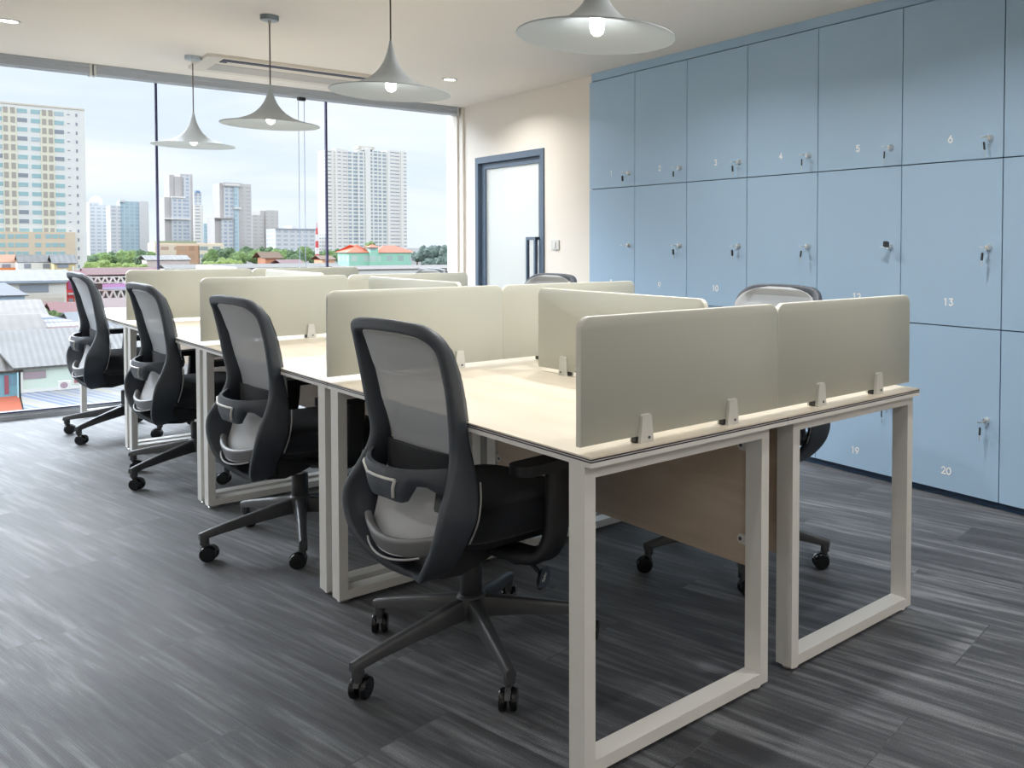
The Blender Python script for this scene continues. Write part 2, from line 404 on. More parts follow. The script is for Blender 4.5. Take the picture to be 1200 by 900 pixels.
# roller blind cassettes under the ceiling, with chain
def blind(name, x0, x1, label, chain):
    t = thing(name, label, 'roller blind', ((x0+x1)/2, YW-.06, ZC), group=None)
    cx = (x0+x1)/2; h = (x1-x0)/2
    pf = [(-.05, 0), (-.05, -.028), (-.042, -.034), (-.042, -.066), (-.03, -.072), (.05, -.072), (.05, 0)]
    obj('cassette', prism(pf, -h, h, 'x'), M['alu'], t, smooth=False, bev=.001, seg=1)
    obj('rolled_blind', cyl(bmesh.new(), (-h+.02, .004, -.04), (h-.02, .004, -.04), .028), M['acslot'], t)
    bm = B(-h-.003, -h+.012, -.052, .05, -.078, -.001); obj('end_cap', bm, M['whiteclip'], t, smooth=False, bev=.002)
    bm = B(h-.012, h+.003, -.052, .05, -.078, -.001); obj('end_cap', bm, M['whiteclip'], t, smooth=False, bev=.002)
    if chain:
        xc = chain-cx
        bm = bmesh.new()
        cyl(bm, (xc-.022, -.02, -.07), (xc-.022, -.02, -1.72), .0028, n=8); cyl(bm, (xc+.022, -.02, -.07), (xc+.022, -.02, -1.72), .0028, n=8)
        tube([(xc-.022, -.02, -1.72), (xc, -.02, -1.745), (xc+.022, -.02, -1.72)], .0028, 8, 4, bm=bm)
        obj('pull_chain', bm, mat('pale_blue_chain', srgb(176, 190, 215), .4), t)
        obj('chain_bracket', B(xc-.028, xc+.028, -.045, -.005, -.095, -.072), M['blackplastic'], t, smooth=False, bev=.002)
blind('roller_blind', RX0+.01, -.205, 'grey roller blind cassette along the window top on the long side away from the door', None)
blind('roller_blind', -.19, 2.54, 'grey roller blind cassette with a hanging pull chain, ending at the door wall', 1.19)

# ------------------------------------------------------------------ glass door in the east wall, corridor behind
bm = bmesh.new()
fx0, fx1 = XW-.012, XW+.10
box(bm, fx0, fx1, DY0, DY0+.055, 0, DZ); box(bm, fx0, fx1, DY1-.055, DY1, 0, DZ); box(bm, fx0, fx1, DY0+.055, DY1-.055, DZ-.055, DZ)
dframe = struct(obj('door_1', bm, M['aludark'], smooth=False, bev=.002))
lx0, lx1 = XW+.02, XW+.06
a, b = DY0+.058, DY1-.058
bm = bmesh.new()
box(bm, lx0, lx1, a, a+.07, .01, DZ-.058); box(bm, lx0, lx1, b-.07, b, .01, DZ-.058)
box(bm, lx0, lx1, a+.07, b-.07, DZ-.058-.05, DZ-.058); box(bm, lx0, lx1, a+.07, b-.07, .01, .12)
obj('leaf_frame', bm, M['aludark'], dframe, smooth=False, bev=.002)
obj('glass_pane', B(lx0+.015, lx0+.025, a+.07, b-.07, .12, DZ-.108), M['frost'], dframe, smooth=False)
bm = bmesh.new()
hx = lx0-.05
for z in (.78, 1.27): box(bm, hx, lx0, a+.02, a+.045, z-.0125, z+.0125)
box(bm, hx-.012, hx+.012, a+.02, a+.045, .7675, 1.2825)
for z in (.78, 1.27): box(bm, hx-.012, hx+.012, a+.045, a+.15, z-.0125, z+.0125)
box(bm, hx-.012, hx+.012, a+.15, a+.172, .7675, 1.2825)
obj('pull_handle', bm, M['aludark'], dframe, smooth=False)
# corridor room behind the door
bm = bmesh.new()
CXX = XW+2.2
box(bm, CXX, CXX+.1, 3.9, 6.6, 0, ZC); box(bm, XW+.6, CXX, 3.86, 3.95, 0, ZC); box(bm, XW+.12, CXX, 6.5, 6.6, 0, ZC)
struct(obj('wall_corridor', bm, mat('white_corridor_paint', srgb(238, 240, 238), .8), smooth=False))
struct(obj('floor_corridor', B(2.62, CXX, 3.9, 6.5, -.05, -.001), M['white'], smooth=False))
struct(obj('ceiling_corridor', B(2.75, CXX, 3.9, 6.5, ZC, ZC+.1), M['wall'], smooth=False))

t = thing('corridor_fill_light', 'round ceiling light in the white corridor behind the glass door', 'ceiling light', (XW+1.1, 5.1, ZC))  # light added behind the door to brighten its frosted glass
obj('light_disc', lathe([(0, -.03), (.16, -.03), (.17, -.02), (.17, 0), (0, 0)], 32), emit('corridor_fill_glow', (1, 1, 1, 1), 6), t)
L = bpy.data.lights.new('corridor_fill_lamp', 'POINT'); L.energy = 12; L.shadow_soft_size = .12
o = bpy.data.objects.new('corridor_fill_lamp', L); o.location = (XW+1.1, 5.1, ZC-.25); COL.objects.link(o)
# light switch
t = thing('light_switch', 'small white light switch on the cream wall beside the glass door', 'switch', (XW, 4.383, 1.219))
obj('switch_plate', B(-.008, 0, -.058, .058, -.038, .038), M['whiteclip'], t, smooth=False, bev=.003)
obj('rocker', B(-.012, -.006, -.012, .012, -.02, .02), M['white'], t, smooth=False, bev=.002)

# ------------------------------------------------------------------ ceiling fittings
t = thing('ceiling_air_conditioner', 'flat white air conditioner cassette with a dark slot in the ceiling by the window', 'air conditioner', (.91, 5.30, ZC))
obj('cover_panel', prism([(-.57, -.31), (.57, -.31), (.60, -.28), (.60, .28), (.57, .31), (-.57, .31), (-.60, .28), (-.60, -.28)], -.022, 0, 'z'), M['acwhite'], t, smooth=False, bev=.004)
obj('air_slot', B(-.50, .54, -.275, -.150, -.026, -.0215), M['acslot'], t, smooth=False)
obj('louvre', prism([(-.20, -.026), (-.165, -.036), (-.16, -.034), (-.19, -.0255)], -.46, .50, 'x'), M['acwhite'], t, smooth=False)
obj('intake_grille', B(-.5, .5, -.06, .20, -.0245, -.0215), mat('ac_grille_grey', srgb(190, 184, 176), .5), t, smooth=False, bev=.001)

def downlight(x, y, label, power=None):
    t = thing('recessed_downlight', label, 'downlight', (x, y, ZC), group=None)
    obj('trim_ring', lathe([(.041, -.001), (.043, -.006), (.055, -.004), (.057, 0)], 32), M['whiteclip'], t)
    obj('diffuser', lathe([(0, -.003), (.041, -.003)], 32), M['downlight'], t)
    L = bpy.data.lights.new('downlight_lamp', 'AREA'); L.shape = 'DISK'; L.size = .08; L.energy = DL; L.color = (1, .98, .96)
    o = bpy.data.objects.new('downlight_lamp', L); o.location = (x, y, ZC-.012); COL.objects.link(o); L.spread = R_(150)
    return t
DL = 9
downlight(1.884, 4.751, 'lit round downlight in the ceiling between the pendant lamps and the glass door')
downlight(-.717, 4.838, 'lit round downlight in the ceiling near the roller blinds over the open aisle')
DL = 9  # out-of-view downlights added as fill for the lockers
for x, y, s in ((1.35, .45, 'above the locker aisle beside the first desk'), (1.35, 2.0, 'above the locker aisle beside the second desk')):
    downlight(x, y, 'unseen fill downlight added '+s)
DL = 5.5  # more unseen downlights, added as weaker fill for the room
for x, y, s in ((-1.9, 1.6, 'over the open carpet beside the second desk'), (-1.9, -.4, 'over the open carpet beside the first desk'), (-1.9, -2.6, 'over the back corner of the open carpet'),
                (.0, -2.0, 'over the carpet in front of the end desk'), (.3, -2.9, 'near the back wall'), (1.05, -.55, 'over the locker aisle past the end desk'), (1.3, -2.5, 'over the locker aisle by the back wall')):
    downlight(x, y, 'unseen fill downlight added '+s)

# pendant lamps
def pend_profile():
    pts = [(.0055, 0), (.0075, -.016), (.012, -.038), (.020, -.068), (.034, -.102), (.055, -.134), (.083, -.162), (.118, -.184), (.158, -.200), (.200, -.212), (.232, -.219), (.248, -.222)]
    return pts
def make_pendant():
    t = thing('pendant_lamp', '', 'pendant lamp')
    c = catmull([Vector((r, 0, z)) for r, z in pend_profile()], 4)
    outer = [(p.x, p.z) for p in c]
    inner = [(max(p.x-.003, .004), p.z-.0035) for p in c][::-1]
    prof = outer+[(.2495, -.2245), (.248, -.227)]+inner[0:]
    obj('lamp_shade', lathe(prof, 72), M['pendant'], t, ang=60)
    obj('lamp_socket', lathe([(0, -.09), (.017, -.09), (.019, -.10), (.019, -.145), (0, -.145)], 24), M['whiteclip'], t)
    obj('bulb', lathe([(0, -.142), (.017, -.144), (.022, -.16), (.0225, -.200), (.019, -.213), (.01, -.221), (0, -.223)], 24), M['bulb'], t)
    return t
PE = 18
pend0 = make_pendant()
pd = [(5.165, 'witch-hat pendant lamp closest to the window wall, the smallest looking of the four'),
      (3.66, 'witch-hat pendant lamp whose cord passes the ceiling air conditioner, second from the window wall'),
      (2.15, 'witch-hat pendant lamp third from the window wall, its glowing bulb visible under the shade'),
      (.68, 'big looking witch-hat pendant lamp cut by the top edge, in front of the lockers')]
for i, (yd, lab) in enumerate(pd):
    x, y, _ = desk_to_world(.53, yd); z = 2.106
    o = pend0 if i == 0 else copy_tree(pend0)
    o.location = (x, y, z); o['label'] = lab; o['group'] = 'pendant lamps over the desk row'
    cz = ZC-z
    obj('cord', cyl(bmesh.new(), (0, 0, -.005), (0, 0, cz-.02), .0035, n=8), M['cord'], o)
    obj('ceiling_canopy', lathe([(0, cz-.028), (.044, cz-.028), (.047, cz-.024), (.047, cz), (0, cz)], 32), M['pendant'], o, ang=50)
    obj('cord_grip', lathe([(.006, cz-.05), (.009, cz-.04), (.009, cz-.028)], 12), M['chrome'], o)
    L = bpy.data.lights.new('pendant_light', 'SPOT'); L.energy = PE; L.shadow_soft_size = .03; L.color = (1, .975, .94); L.spot_size = R_(164); L.spot_blend = .6
    lo = bpy.data.objects.new('pendant_light', L); lo.location = (x, y, z-.236); COL.objects.link(lo)

# ------------------------------------------------------------------ lockers
LP = .56214
ZR = [1.6303, .8393, .0373]; ZT = 2.4198
struct(obj('trim_9', B(XL+.014, XL+.45, YBEG, YEND-.006, ZT+.006, ZC), M['blue'], smooth=False))
struct(obj('trim_10', B(XL+.03, XL+.45, YBEG, YEND, 0, ZR[2]-.001), M['plinth'], smooth=False))
WORDS = 'zero one two three four five six seven eight nine ten eleven twelve thirteen fourteen fifteen sixteen seventeen eighteen nineteen twenty twentyone'.split()
WORDS[21] = 'twenty-one'
def arc(cx, cy, rx, ry, a0, a1, n=10): return [(cx+rx*math.cos(R_(a0+(a1-a0)*i/n)), cy+ry*math.sin(R_(a0+(a1-a0)*i/n))) for i in range(n+1)]
GL = {  # digit strokes in a box 0.6 wide and 1 high, centred
    '0': [arc(0, 0, .30, .42, 90, 450, 24)], '1': [[(-.12, .36), (.04, .42), (.04, -.42)]],
    '2': [arc(0, .18, .25, .24, 160, -30, 12)+[(-.26, -.42), (.28, -.42)]],
    '3': [[(-.24, .42), (.22, .42), (-.02, .10)]+arc(-.02, -.16, .27, .26, 85, -150, 12)],
    '4': [[(.10, .42), (-.28, -.16), (.30, -.16)], [(.12, .06), (.12, -.42)]],
    '5': [[(.22, .42), (-.18, .42), (-.22, .04)]+arc(-.02, -.15, .27, .27, 105, -150, 12)],
    '6': [[(.12, .42)]+arc(.02, -.14, .28, .28, 150, 510, 20)], '7': [[(-.26, .42), (.26, .42), (-.08, -.42)]],
    '8': [arc(0, .21, .21, .21, 0, 360, 18), arc(0, -.19, .26, .24, 0, 360, 18)],
    '9': [[(-.12, -.42)]+arc(-.02, .14, .28, .28, -30, 330, 20)]}
def text_mesh(s, h):
    """bold rounded figures, h = height in metres"""
    bm = bmesh.new(); adv = .80*h; w = .085*h; lift = 0.0
    for k, ch in enumerate(s):
        ox = (k-(len(s)-1)/2)*adv
        for st in GL[ch]:
            pts = [Vector((ox+x*h, y*h, 0)) for x, y in st]
            for q, (a, b) in enumerate(zip(pts, pts[1:])):     # each piece a hair higher, so no faces coincide
                lift += .00002; n_ = (b-a).normalized().cross(Vector((0, 0, 1)))*w
                prism([((a+n_).x, (a+n_).y), ((b+n_).x, (b+n_).y), ((b-n_).x, (b-n_).y), ((a-n_).x, (a-n_).y)], -.0006, .0006+lift, 'z', bm)
            for e in pts:
                lift += .00002; cyl(bm, e-Vector((0, 0, .0006)), e+Vector((0, 0, .0006+lift)), w*.995, n=12)
    me = bpy.data.meshes.new('number'); bm.to_mesh(me); bm.free(); return me
def key_parts(door, y, z, mode, rng):
    lock = obj('lock', lathe([(0, .016), (.0075, .016), (.0095, .013), (.0105, .003), (.0125, 0), (0, 0)], 20), M['chrome'], door)
    lock.data.transform(Matrix.Rotation(-PI/2, 4, 'Y')); lock.location = (0, y, z)
    if mode == 'none': return
    bm = bmesh.new()
    box(bm, -.040, -.014, -.001, .001, -.0035, .0035); box(bm, -.050, -.036, -.0012, .0012, -.009, .009)
    k = obj('key', bm, M['chrome'], door, smooth=False, bev=.0006, seg=1); k.location = (0, y, z); k.rotation_euler = (PI/2+.15*rng, 0, 0)
    tube_pts = [(-.043+.009*math.cos(a), 0, -.010+.010*math.sin(a)) for a in [2*PI*i/12 for i in range(12)]]
    if mode == 'ring':
        kr = obj('key_ring', tube(tube_pts, .0009, 6, 1, True), M['chrome'], door); kr.location = (0, y, z); kr.rotation_euler = (0, 0, .5)
        bm = bmesh.new(); box(bm, -.006, .006, -.0022, .0022, -.026, 0); 
        s = obj('spare_key', bm, M['blackplastic'], door, smooth=False, bev=.0015, seg=2); s.location = (-.043, y, z-.018); s.rotation_euler = (.12*rng, 0, .6+rng*.4)
        bm = bmesh.new(); box(bm, -.0025, .0025, -.0008, .0008, -.046, -.026)
        s2 = obj('key_blade', bm, M['chrome'], s, smooth=False)
    elif mode == 'black':
        bm = bmesh.new(); box(bm, -.058, -.036, -.008, .008, -.010, .010)
        s = obj('key_head', bm, M['blackplastic'], door, smooth=False, bev=.003); s.location = (0, y, z); s.rotation_euler = (0, .2, .3)
rr = random.Random(3)
for r in range(3):
    z0, z1 = ZR[r], (ZT if r == 0 else ZR[r-1])
    for c in range(7):
        n = r*7+c+1; yc = YEND-(c+.5)*LP
        row = ['top row', 'middle row', 'bottom row'][r]
        seen = n in (1, 2, 3, 4, 5, 6, 9, 10, 12, 13, 19, 20)
        if seen: lab = 'blue locker with white number %s on its door, in the %s' % (WORDS[n], row)
        elif n in (7, 14, 21): lab = 'blue locker at the picture edge, %s, beside the door numbered %s' % (row, WORDS[n-1])
        elif n == 8: lab = 'blue locker in the middle row, in the column under the door numbered one'
        elif n == 11: lab = 'blue locker in the middle row, between the doors numbered ten and twelve'
        else: lab = 'blue locker in the bottom row, in the column under the top door numbered %s' % WORDS[c+1]
        t = thing('locker', lab, 'locker', (XL, yc, z0), group='numbered blue lockers')
        h = z1-z0
        bm = bmesh.new(); w = LP/2-.0006
        box(bm, .021, .45, -w, -w+.016, .001, h-.001); box(bm, .021, .45, w-.016, w, .001, h-.001)
        box(bm, .021, .45, -w+.016, w-.016, .001, .017); box(bm, .021, .45, -w+.016, w-.016, h-.017, h-.001); box(bm, .435, .45, -w+.016, w-.016, .017, h-.017)
        obj('carcass', bm, M['bluedark'], t, smooth=False)
        d = obj('door', B(0, .02, -LP/2+.0028, LP/2-.0028, .0028, h-.0028), M['blue'], t, smooth=False, bev=.0012)
        yk = -.281+.066; zk = {0: .095, 1: .38, 2: .375}[r]
        mode = 'ring'
        if n == 8: mode = 'plain'
        if n == 12: mode = 'black'
        key_parts(d, yk, zk, mode, rr.uniform(-1, 1))
        for q in [x_ for x_ in bpy.data.objects if x_.parent == d]:
            q.scale = (1.35, 1.35, 1.35); q.location = (q.location.x*1.35, yk+(q.location.y-yk)*1.35, zk+(q.location.z-zk)*1.35)
        zn = {0: .107, 1: .115, 2: .097}[r]
        me = text_mesh(str(n), .038); me.materials.append(M['numwhite'])
        o = bpy.data.objects.new('number', me); o.location = (-.0009, 0, zn); o.rotation_euler = (PI/2, 0, -PI/2); link(o, d)

# ------------------------------------------------------------------ desks
DW = W/2-.0015
def make_desk():
    t = thing('office_desk', '', 'desk')
    x0, x1, y0, y1 = -DW/2, DW/2, -P/2+.001, P/2-.001
    bm = bmesh.new(); box(bm, x0, x1, y0, y1, .7462, .75); obj('desktop', bm, M['maple'], t, smooth=False, bev=.0006, seg=1)
    bm = bmesh.new(); box(bm, x0+.0002, x1-.0002, y0+.0002, y1-.0002, .7428, .7462); box(bm, x0+.0002, x1-.0002, y0+.0002, y1-.0002, .7372, .7405)
    obj('dark_edge_stripe', bm, M['edge'], t, smooth=False)
    bm = bmesh.new(); box(bm, x0+.0008, x1-.0008, y0+.0008, y1-.0008, .7405, .7428); box(bm, x0, x1, y0, y1, .7262, .7372)
    obj('white_board_edge', bm, M['white'], t, smooth=False)
    fx0, fx1 = x0+.001, x0+.624
    for s in (0, 1):
        ya, yb = (y0+.0246, y0+.0846) if s == 0 else (y1-.0846, y1-.0246)
        bm = bmesh.new(); z0, z1, th = .012, .7262, .03
        o = [(fx0, z0), (fx1, z0), (fx1, z1), (fx0, z1)]; q = [(fx0+th, z0+th), (fx1-th, z0+th), (fx1-th, z1-th), (fx0+th, z1-th)]
        V = {}
        for k, (lst) in enumerate((o, q)):
            for i, (u, v) in enumerate(lst):
                for m_, yy in enumerate((ya, yb)): V[k, i, m_] = bm.verts.new((u, yy, v))
        for i in range(4):
            j = (i+1) % 4
            bm.faces.new((V[0, i, 0], V[0, j, 0], V[1, j, 0], V[1, i, 0])); bm.faces.new((V[0, i, 1], V[1, i, 1], V[1, j, 1], V[0, j, 1]))
            bm.faces.new((V[0, i, 0], V[0, i, 1], V[0, j, 1], V[0, j, 0])); bm.faces.new((V[1, i, 0], V[1, j, 0], V[1, j, 1], V[1, i, 1]))
        f = obj('leg_frame', bm, M['white'], t, smooth=False, bev=.0022)
        ym = (ya+yb)/2
        for xx in (fx0+.03, fx1-.03):
            g = obj('glide_foot', lathe([(0, 0), (.022, 0), (.024, .003), (.021, .007), (.006, .009), (.006, .014), (0, .014)], 20), M['chrome'], f); g.location = (xx, ym, 0)
    # modesty panel hung between the inner legs
    px = x0+.600
    pa, pb = y0+.0855, y1-.0855
    mp = obj('modesty_panel', B(px, px+.016, pa+.002, pb-.002, .327, .70), M['panelwood'], t, smooth=False, bev=.0008, seg=1)
    for yy, sg in ((pa, 1), (pb, -1)):
        for zz in (.40, .665):
            bm = bmesh.new(); n = 8
            pts = [(0, -.014), (.020, -.014)]+[(.020+.014*math.sin(a), -.014*math.cos(a)) for a in [PI*i/8 for i in range(1, 8)]]+[(.020, .014), (0, .014)]
            prism([(yy+sg*u, zz+v) for u, v in pts], px-.0035, px-.0002, 'x', bm)
            br = obj('panel_bracket', bm, M['whiteclip'], mp, smooth=False)
            obj('bracket_screw', cyl(bmesh.new(), (px-.006, yy+sg*.02, zz), (px-.0034, yy+sg*.02, zz), .006, n=12), M['blackplastic'], br) if False else None
            s_ = obj('screw', cyl(bmesh.new(), (px-.0052, yy+sg*.021, zz), (px-.0034, yy+sg*.021, zz), .0055, n=12), M['acslot'], mp)
    return t
desk0 = make_desk()
# narrow and cut every desk to its own place
bayname = ['first of four', 'second of four', 'third of four', 'last by the window']
for k in range(4):
    for side in (0, 1):
        o = desk0 if (k == 0 and side == 0) else copy_tree(desk0)
        xc = W/4 if side == 0 else 3*W/4
        o.location = desk_to_world(xc, (k+.5)*P); o.rotation_euler = (0, 0, YAW+(PI if side else 0))
        sn = 'on the open aisle side' if side == 0 else 'on the locker side'
        o['label'] = 'pale wood desk with white loop legs, %s, %s' % (sn, bayname[k])
        o['group'] = 'bench desks in the double row'

# ------------------------------------------------------------------ screens with clamps
SZ0, SZ1, STH = .766, 1.061, .018
def rounded_panel(L, r=.03):
    z0, z1 = SZ0, SZ1
    pts = [(-L/2, z0), (L/2, z0)]
    for i in range(9): a = R_(90*i/8); pts.append((L/2-r+r*math.cos(a), z1-r+r*math.sin(a)))
    for i in range(9): a = R_(90+90*i/8); pts.append((-L/2+r+r*math.cos(a), z1-r+r*math.sin(a)))
    return pts
def make_screen(L, clamps, name):
    t = thing(name, '', 'desk screen')
    pts = rounded_panel(L)
    bm = bmesh.new(); n = len(pts); e = .0015
    rings = []
    cx, cz = 0, (SZ0+SZ1)/2
    for y, sh in ((-STH/2, e), (-STH/2+e, 0), (STH/2-e, 0), (STH/2, e)):
        rings.append([bm.verts.new((u-math.copysign(sh, u), y, v-(sh if v > cz else -sh))) for u, v in pts])
    f1 = bm.faces.new(rings[0]); f2 = bm.faces.new(rings[-1][::-1])
    for A, C in zip(rings, rings[1:]):
        for i in range(n): bm.faces.new((A[i], A[(i+1) % n], C[(i+1) % n], C[i])).material_index = 1
    obj('screen_panel', bm, [M['screen'], M['screenedge']], t, ang=50)
    for xc in clamps:
        bm = bmesh.new()
        for sg in (-1, 1):
            # tapered tab on each face
            y0, y1 = sg*(STH/2+.0004), sg*(STH/2+.011)
            pf = [(-.021, .7502), (.021, .7502), (.019, .765), (.014, .815), (.011, .818), (-.011, .818), (-.014, .815), (-.019, .765)]
            prism([(xc+u, v) for u, v in pf], y0, y1, 'y', bm)
        box(bm, xc-.018, xc+.018, -STH/2-.001, STH/2+.001, .7502, .7655)
        c = obj('screen_clamp', bm, M['whiteclip'], t, smooth=False, bev=.0012, seg=1)
        bm = bmesh.new(); box(bm, xc-.026, xc-.0185, -STH/2, STH/2, .751, .7645); obj('clamp_bolt', bm, M['blackplastic'], c, smooth=False)
        bm = bmesh.new()
        for sg in (-1, 1): cyl(bm, (xc+.006, sg*(STH/2+.0105), .762), (xc+.006, sg*(STH/2+.0122), .762), .0036, n=10)
        obj('set_screw', bm, M['acslot'], c)
    return t
HS = W/2-.002
cross0 = make_screen(HS, (-.149, .149), 'desk_screen')
spine0 = make_screen(.895, (-.30, .28), 'desk_screen')
where = ['at the near end of the desk row', 'behind the first desks', 'behind the second desks', 'behind the third desks']
first = True
for k in range(4):
    for side in (0, 1):
        o = cross0 if first else copy_tree(cross0); first = False
        y = k*P+(.05 if k == 0 else 0.0)
        o.location = desk_to_world(W/4 if side == 0 else 3*W/4, y); o.rotation_euler = (0, 0, YAW)
        o['label'] = 'crosswise grey-green screen %s, %s' % (where[k], 'aisle half' if side == 0 else 'locker half')
        o['group'] = 'crosswise desk screens'
sp = ['behind the near end screens', 'of the second pair', 'of the third pair', 'of the last pair by the window']
for k in range(4):
    o = spine0 if k == 0 else copy_tree(spine0)
    o.location = desk_to_world(W/2, k*P+.775); o.rotation_euler = (0, 0, YAW+PI/2)
    o['label'] = 'cream screen running lengthwise between facing desks, %s' % sp[k]
    o['group'] = 'lengthwise desk screens'

# ------------------------------------------------------------------ office chair
def make_chair(angles):
    t = thing('office_chair', '', 'chair')
    # ---- base (5 arms in directions `angles`, degrees, chair frame)
    RB, n5 = .335, 5
    bm = lathe([(0, .118), (.040, .118), (.046, .125), (.046, .165), (.040, .183), (.033, .188), (0, .188)], 28)
    hub = obj('star_base', bm, M['chairbase'], t)
    bm = bmesh.new()
    for a in angles:
        a = R_(a); d = Vector((math.cos(a), math.sin(a), 0)); s = Vector((-d.y, d.x, 0))
        st = [(.02, .182, .052, .060), (.08, .172, .044, .054), (.18, .152, .036, .042), (.29, .130, .031, .032), (.35, .116, .030, .028), (.368, .110, .026, .024)]
        rings = []
        for r, zt, w, h in st:
            c = d*r
            sec = [(-w/2, zt-h), (w/2, zt-h), (w/2*.96, zt-h*.35), (w/2*.72, zt-.003), (w/2*.45, zt), (-w/2*.45, zt), (-w/2*.72, zt-.003), (-w/2*.96, zt-h*.35)]
            rings.append([bm.verts.new(c+s*u+Vector((0, 0, v))) for u, v in sec])
        for A, C in zip(rings, rings[1:]):
            for i in range(8): bm.faces.new((A[i], A[(i+1) % 8], C[(i+1) % 8], C[i]))
        bm.faces.new(rings[0]); bm.faces.new(rings[-1])
        cyl(bm, d*.35+Vector((0, 0, .066)), d*.35+Vector((0, 0, .10)), .0165, .0155, 16)
    obj('base_arms', bm, M['chairbase'], hub, ang=40)
    for i, a in enumerate(angles):
        a = R_(a); d = Vector((math.cos(a), math.sin(a), 0))
        bmw = bmesh.new()
        for sg in (-1, 1):
            prof = [(0, .004), (.018, .003), (.026, .005), (.0295, .009), (.0305, .014), (.0295, .020), (.027, .023), (.012, .0235), (0, .0235)]
            bb = lathe(prof, 28)
            for v in bb.verts: v.co = Vector((v.co.x, sg*v.co.z, v.co.y))
            me_ = bpy.data.meshes.new('x'); bb.to_mesh(me_); bb.free(); bmw.from_mesh(me_); bpy.data.meshes.remove(me_)
        for v in bmw.verts: v.co += Vector((.016, 0, .0306))
        c = obj('caster', bmw, M['gloss'], t); c['arm'] = i
        c.location = d*.35; c.rotation_euler.z = R_(45)
        bm = bmesh.new()
        arc = [(.034*math.cos(q), .034*math.sin(q)) for q in [R_(20+x*20) for x in range(8)]]
        arc2 = [(.0315*math.cos(q), .0315*math.sin(q)) for q in [R_(160-x*20) for x in range(8)]]
        prism(arc+arc2, -.0075, .0075, 'y', bm)
        cyl(bm, (-.016, 0, .02), (-.016, 0, .046), .011, .010, 12)
        for v in bm.verts: v.co += Vector((.016, 0, .0306))
        obj('caster_hood', bm, M['chairbase'], c)
    # ---- gas lift
    g = obj('gas_lift', lathe([(0, .165), (.030, .165), (.0315, .17), (.0315, .268), (.028, .275), (0, .275)], 24), M['blackplastic'], t)
    obj('piston', cyl(bmesh.new(), (0, 0, .27), (0, 0, .345), .014), M['chrome'], g)
    up = []
    def U(*a, **k):
        o = obj(*a, **k); o['up'] = 1; return o
    # ---- mechanism
    bm = prism([(-.13, .335), (.06, .325), (.11, .345), (.12, .385), (-.14, .385)], -.06, .06, 'y')
    mech = U('tilt_mechanism', bm, M['blackplastic'], t, bev=.008)
    obj('tension_knob', lathe([(0, 0), (.026, .002), (.032, .012), (.031, .045), (0, .05)], 20), M['blackplastic'], mech).location = (.07, 0, .288)
    kb = bmesh.new(); cyl(kb, (.02, -.06, .355), (.02, -.17, .34), .007, n=10); cyl(kb, (.02, -.17, .34), (.02, -.205, .335), .024, .021, 16)
    obj('side_knob', kb, M['blackplastic'], mech)
    kb = tube([(.05, -.06, .345), (.06, -.16, .325), (.07, -.235, .285)], .006, 8, 4)
    lev = obj('lever', kb, M['blackplastic'], mech)
    kb = bmesh.new()
    pf = []
    for i in range(20):
        q = 2*PI*i/20; pf.append((.052*math.cos(q)*(1 if abs(math.cos(q)) < .7 else .97), .019*math.sin(q)))
    prism(pf, -.005, .005, 'z', kb)
    pad = obj('lever_paddle', kb, M['blackplastic'], lev, bev=.002); pad.location = (.072, -.25, .272); pad.rotation_euler = (R_(62), R_(-12), R_(38))
    pts = [(-.03, 0), (-.024, .006), (-.018, -.006), (-.010, .004), (-.004, -.007), (.002, .007), (.008, -.004), (.013, .005), (.02, -.003), (.026, .004)]
    kb = tube([(u, v, -.0055) for u, v in pts], .0009, 5, 2); tube([(u*.8-.003, v*.8+.002, .0055) for u, v in pts], .0009, 5, 2, bm=kb)
    sm_ = obj('printed_symbols', kb, M['trim'], lev); sm_.location = pad.location; sm_.rotation_euler = pad.rotation_euler
    # ---- seat
    def seatfn(zt, ex=0.0, lo=0):
        pass
    bm = bmesh.new(); rings = []
    def outline(k, grow, z, droop):
        out = []
        for i in range(48):
            q = 2*PI*i/48; c, s = math.cos(q), math.sin(q)
            e = .42
            x = (abs(c)**e)*math.copysign(1, c); y = (abs(s)**e)*math.copysign(1, s)
            xx = .055+.232*x+grow*x; yy = (.245+.012*x)*y+grow*y
            zz = z-(droop*max(0, (xx-.13)/.15)**2)
            out.append(bm.verts.new((xx, yy, zz)))
        return out
    for g_, z in ((-.05, .404), (-.012, .408), (0, .420), (.004, .445), (.0, .478), (-.010, .494), (-.028, .502), (-.07, .506), (-.15, .507)):
        rings.append(outline(0, g_, z, .022))
    for A, C in zip(rings, rings[1:]):
        for i in range(48): bm.faces.new((A[i], A[(i+1) % 48], C[(i+1) % 48], C[i]))
    bm.faces.new(rings[0][::-1]); bm.faces.new(rings[-1])
    seat = U('seat', bm, M['seat'], t, ang=70)
    bm = bmesh.new(); rings = []
    for g_, z in ((-.12, .372), (-.05, .376), (-.022, .390), (-.016, .408)): rings.append(outline(0, g_, z, .022))
    for A, C in zip(rings, rings[1:]):
        for i in range(48): bm.faces.new((A[i], A[(i+1) % 48], C[(i+1) % 48], C[i]))
    bm.faces.new(rings[0][::-1]); bm.faces.new(rings[-1])
    obj('seat_shell', bm, M['blackplastic'], seat, ang=70)
    bm = bmesh.new()
    prism([(-.165, .300), (-.10, .292), (-.04, .305), (.04, .335), (.10, .372), (-.14, .40), (-.165, .36)], -.10, .10, 'y', bm)
    obj('seat_under_cover', bm, M['blackplastic'], seat, bev=.012)
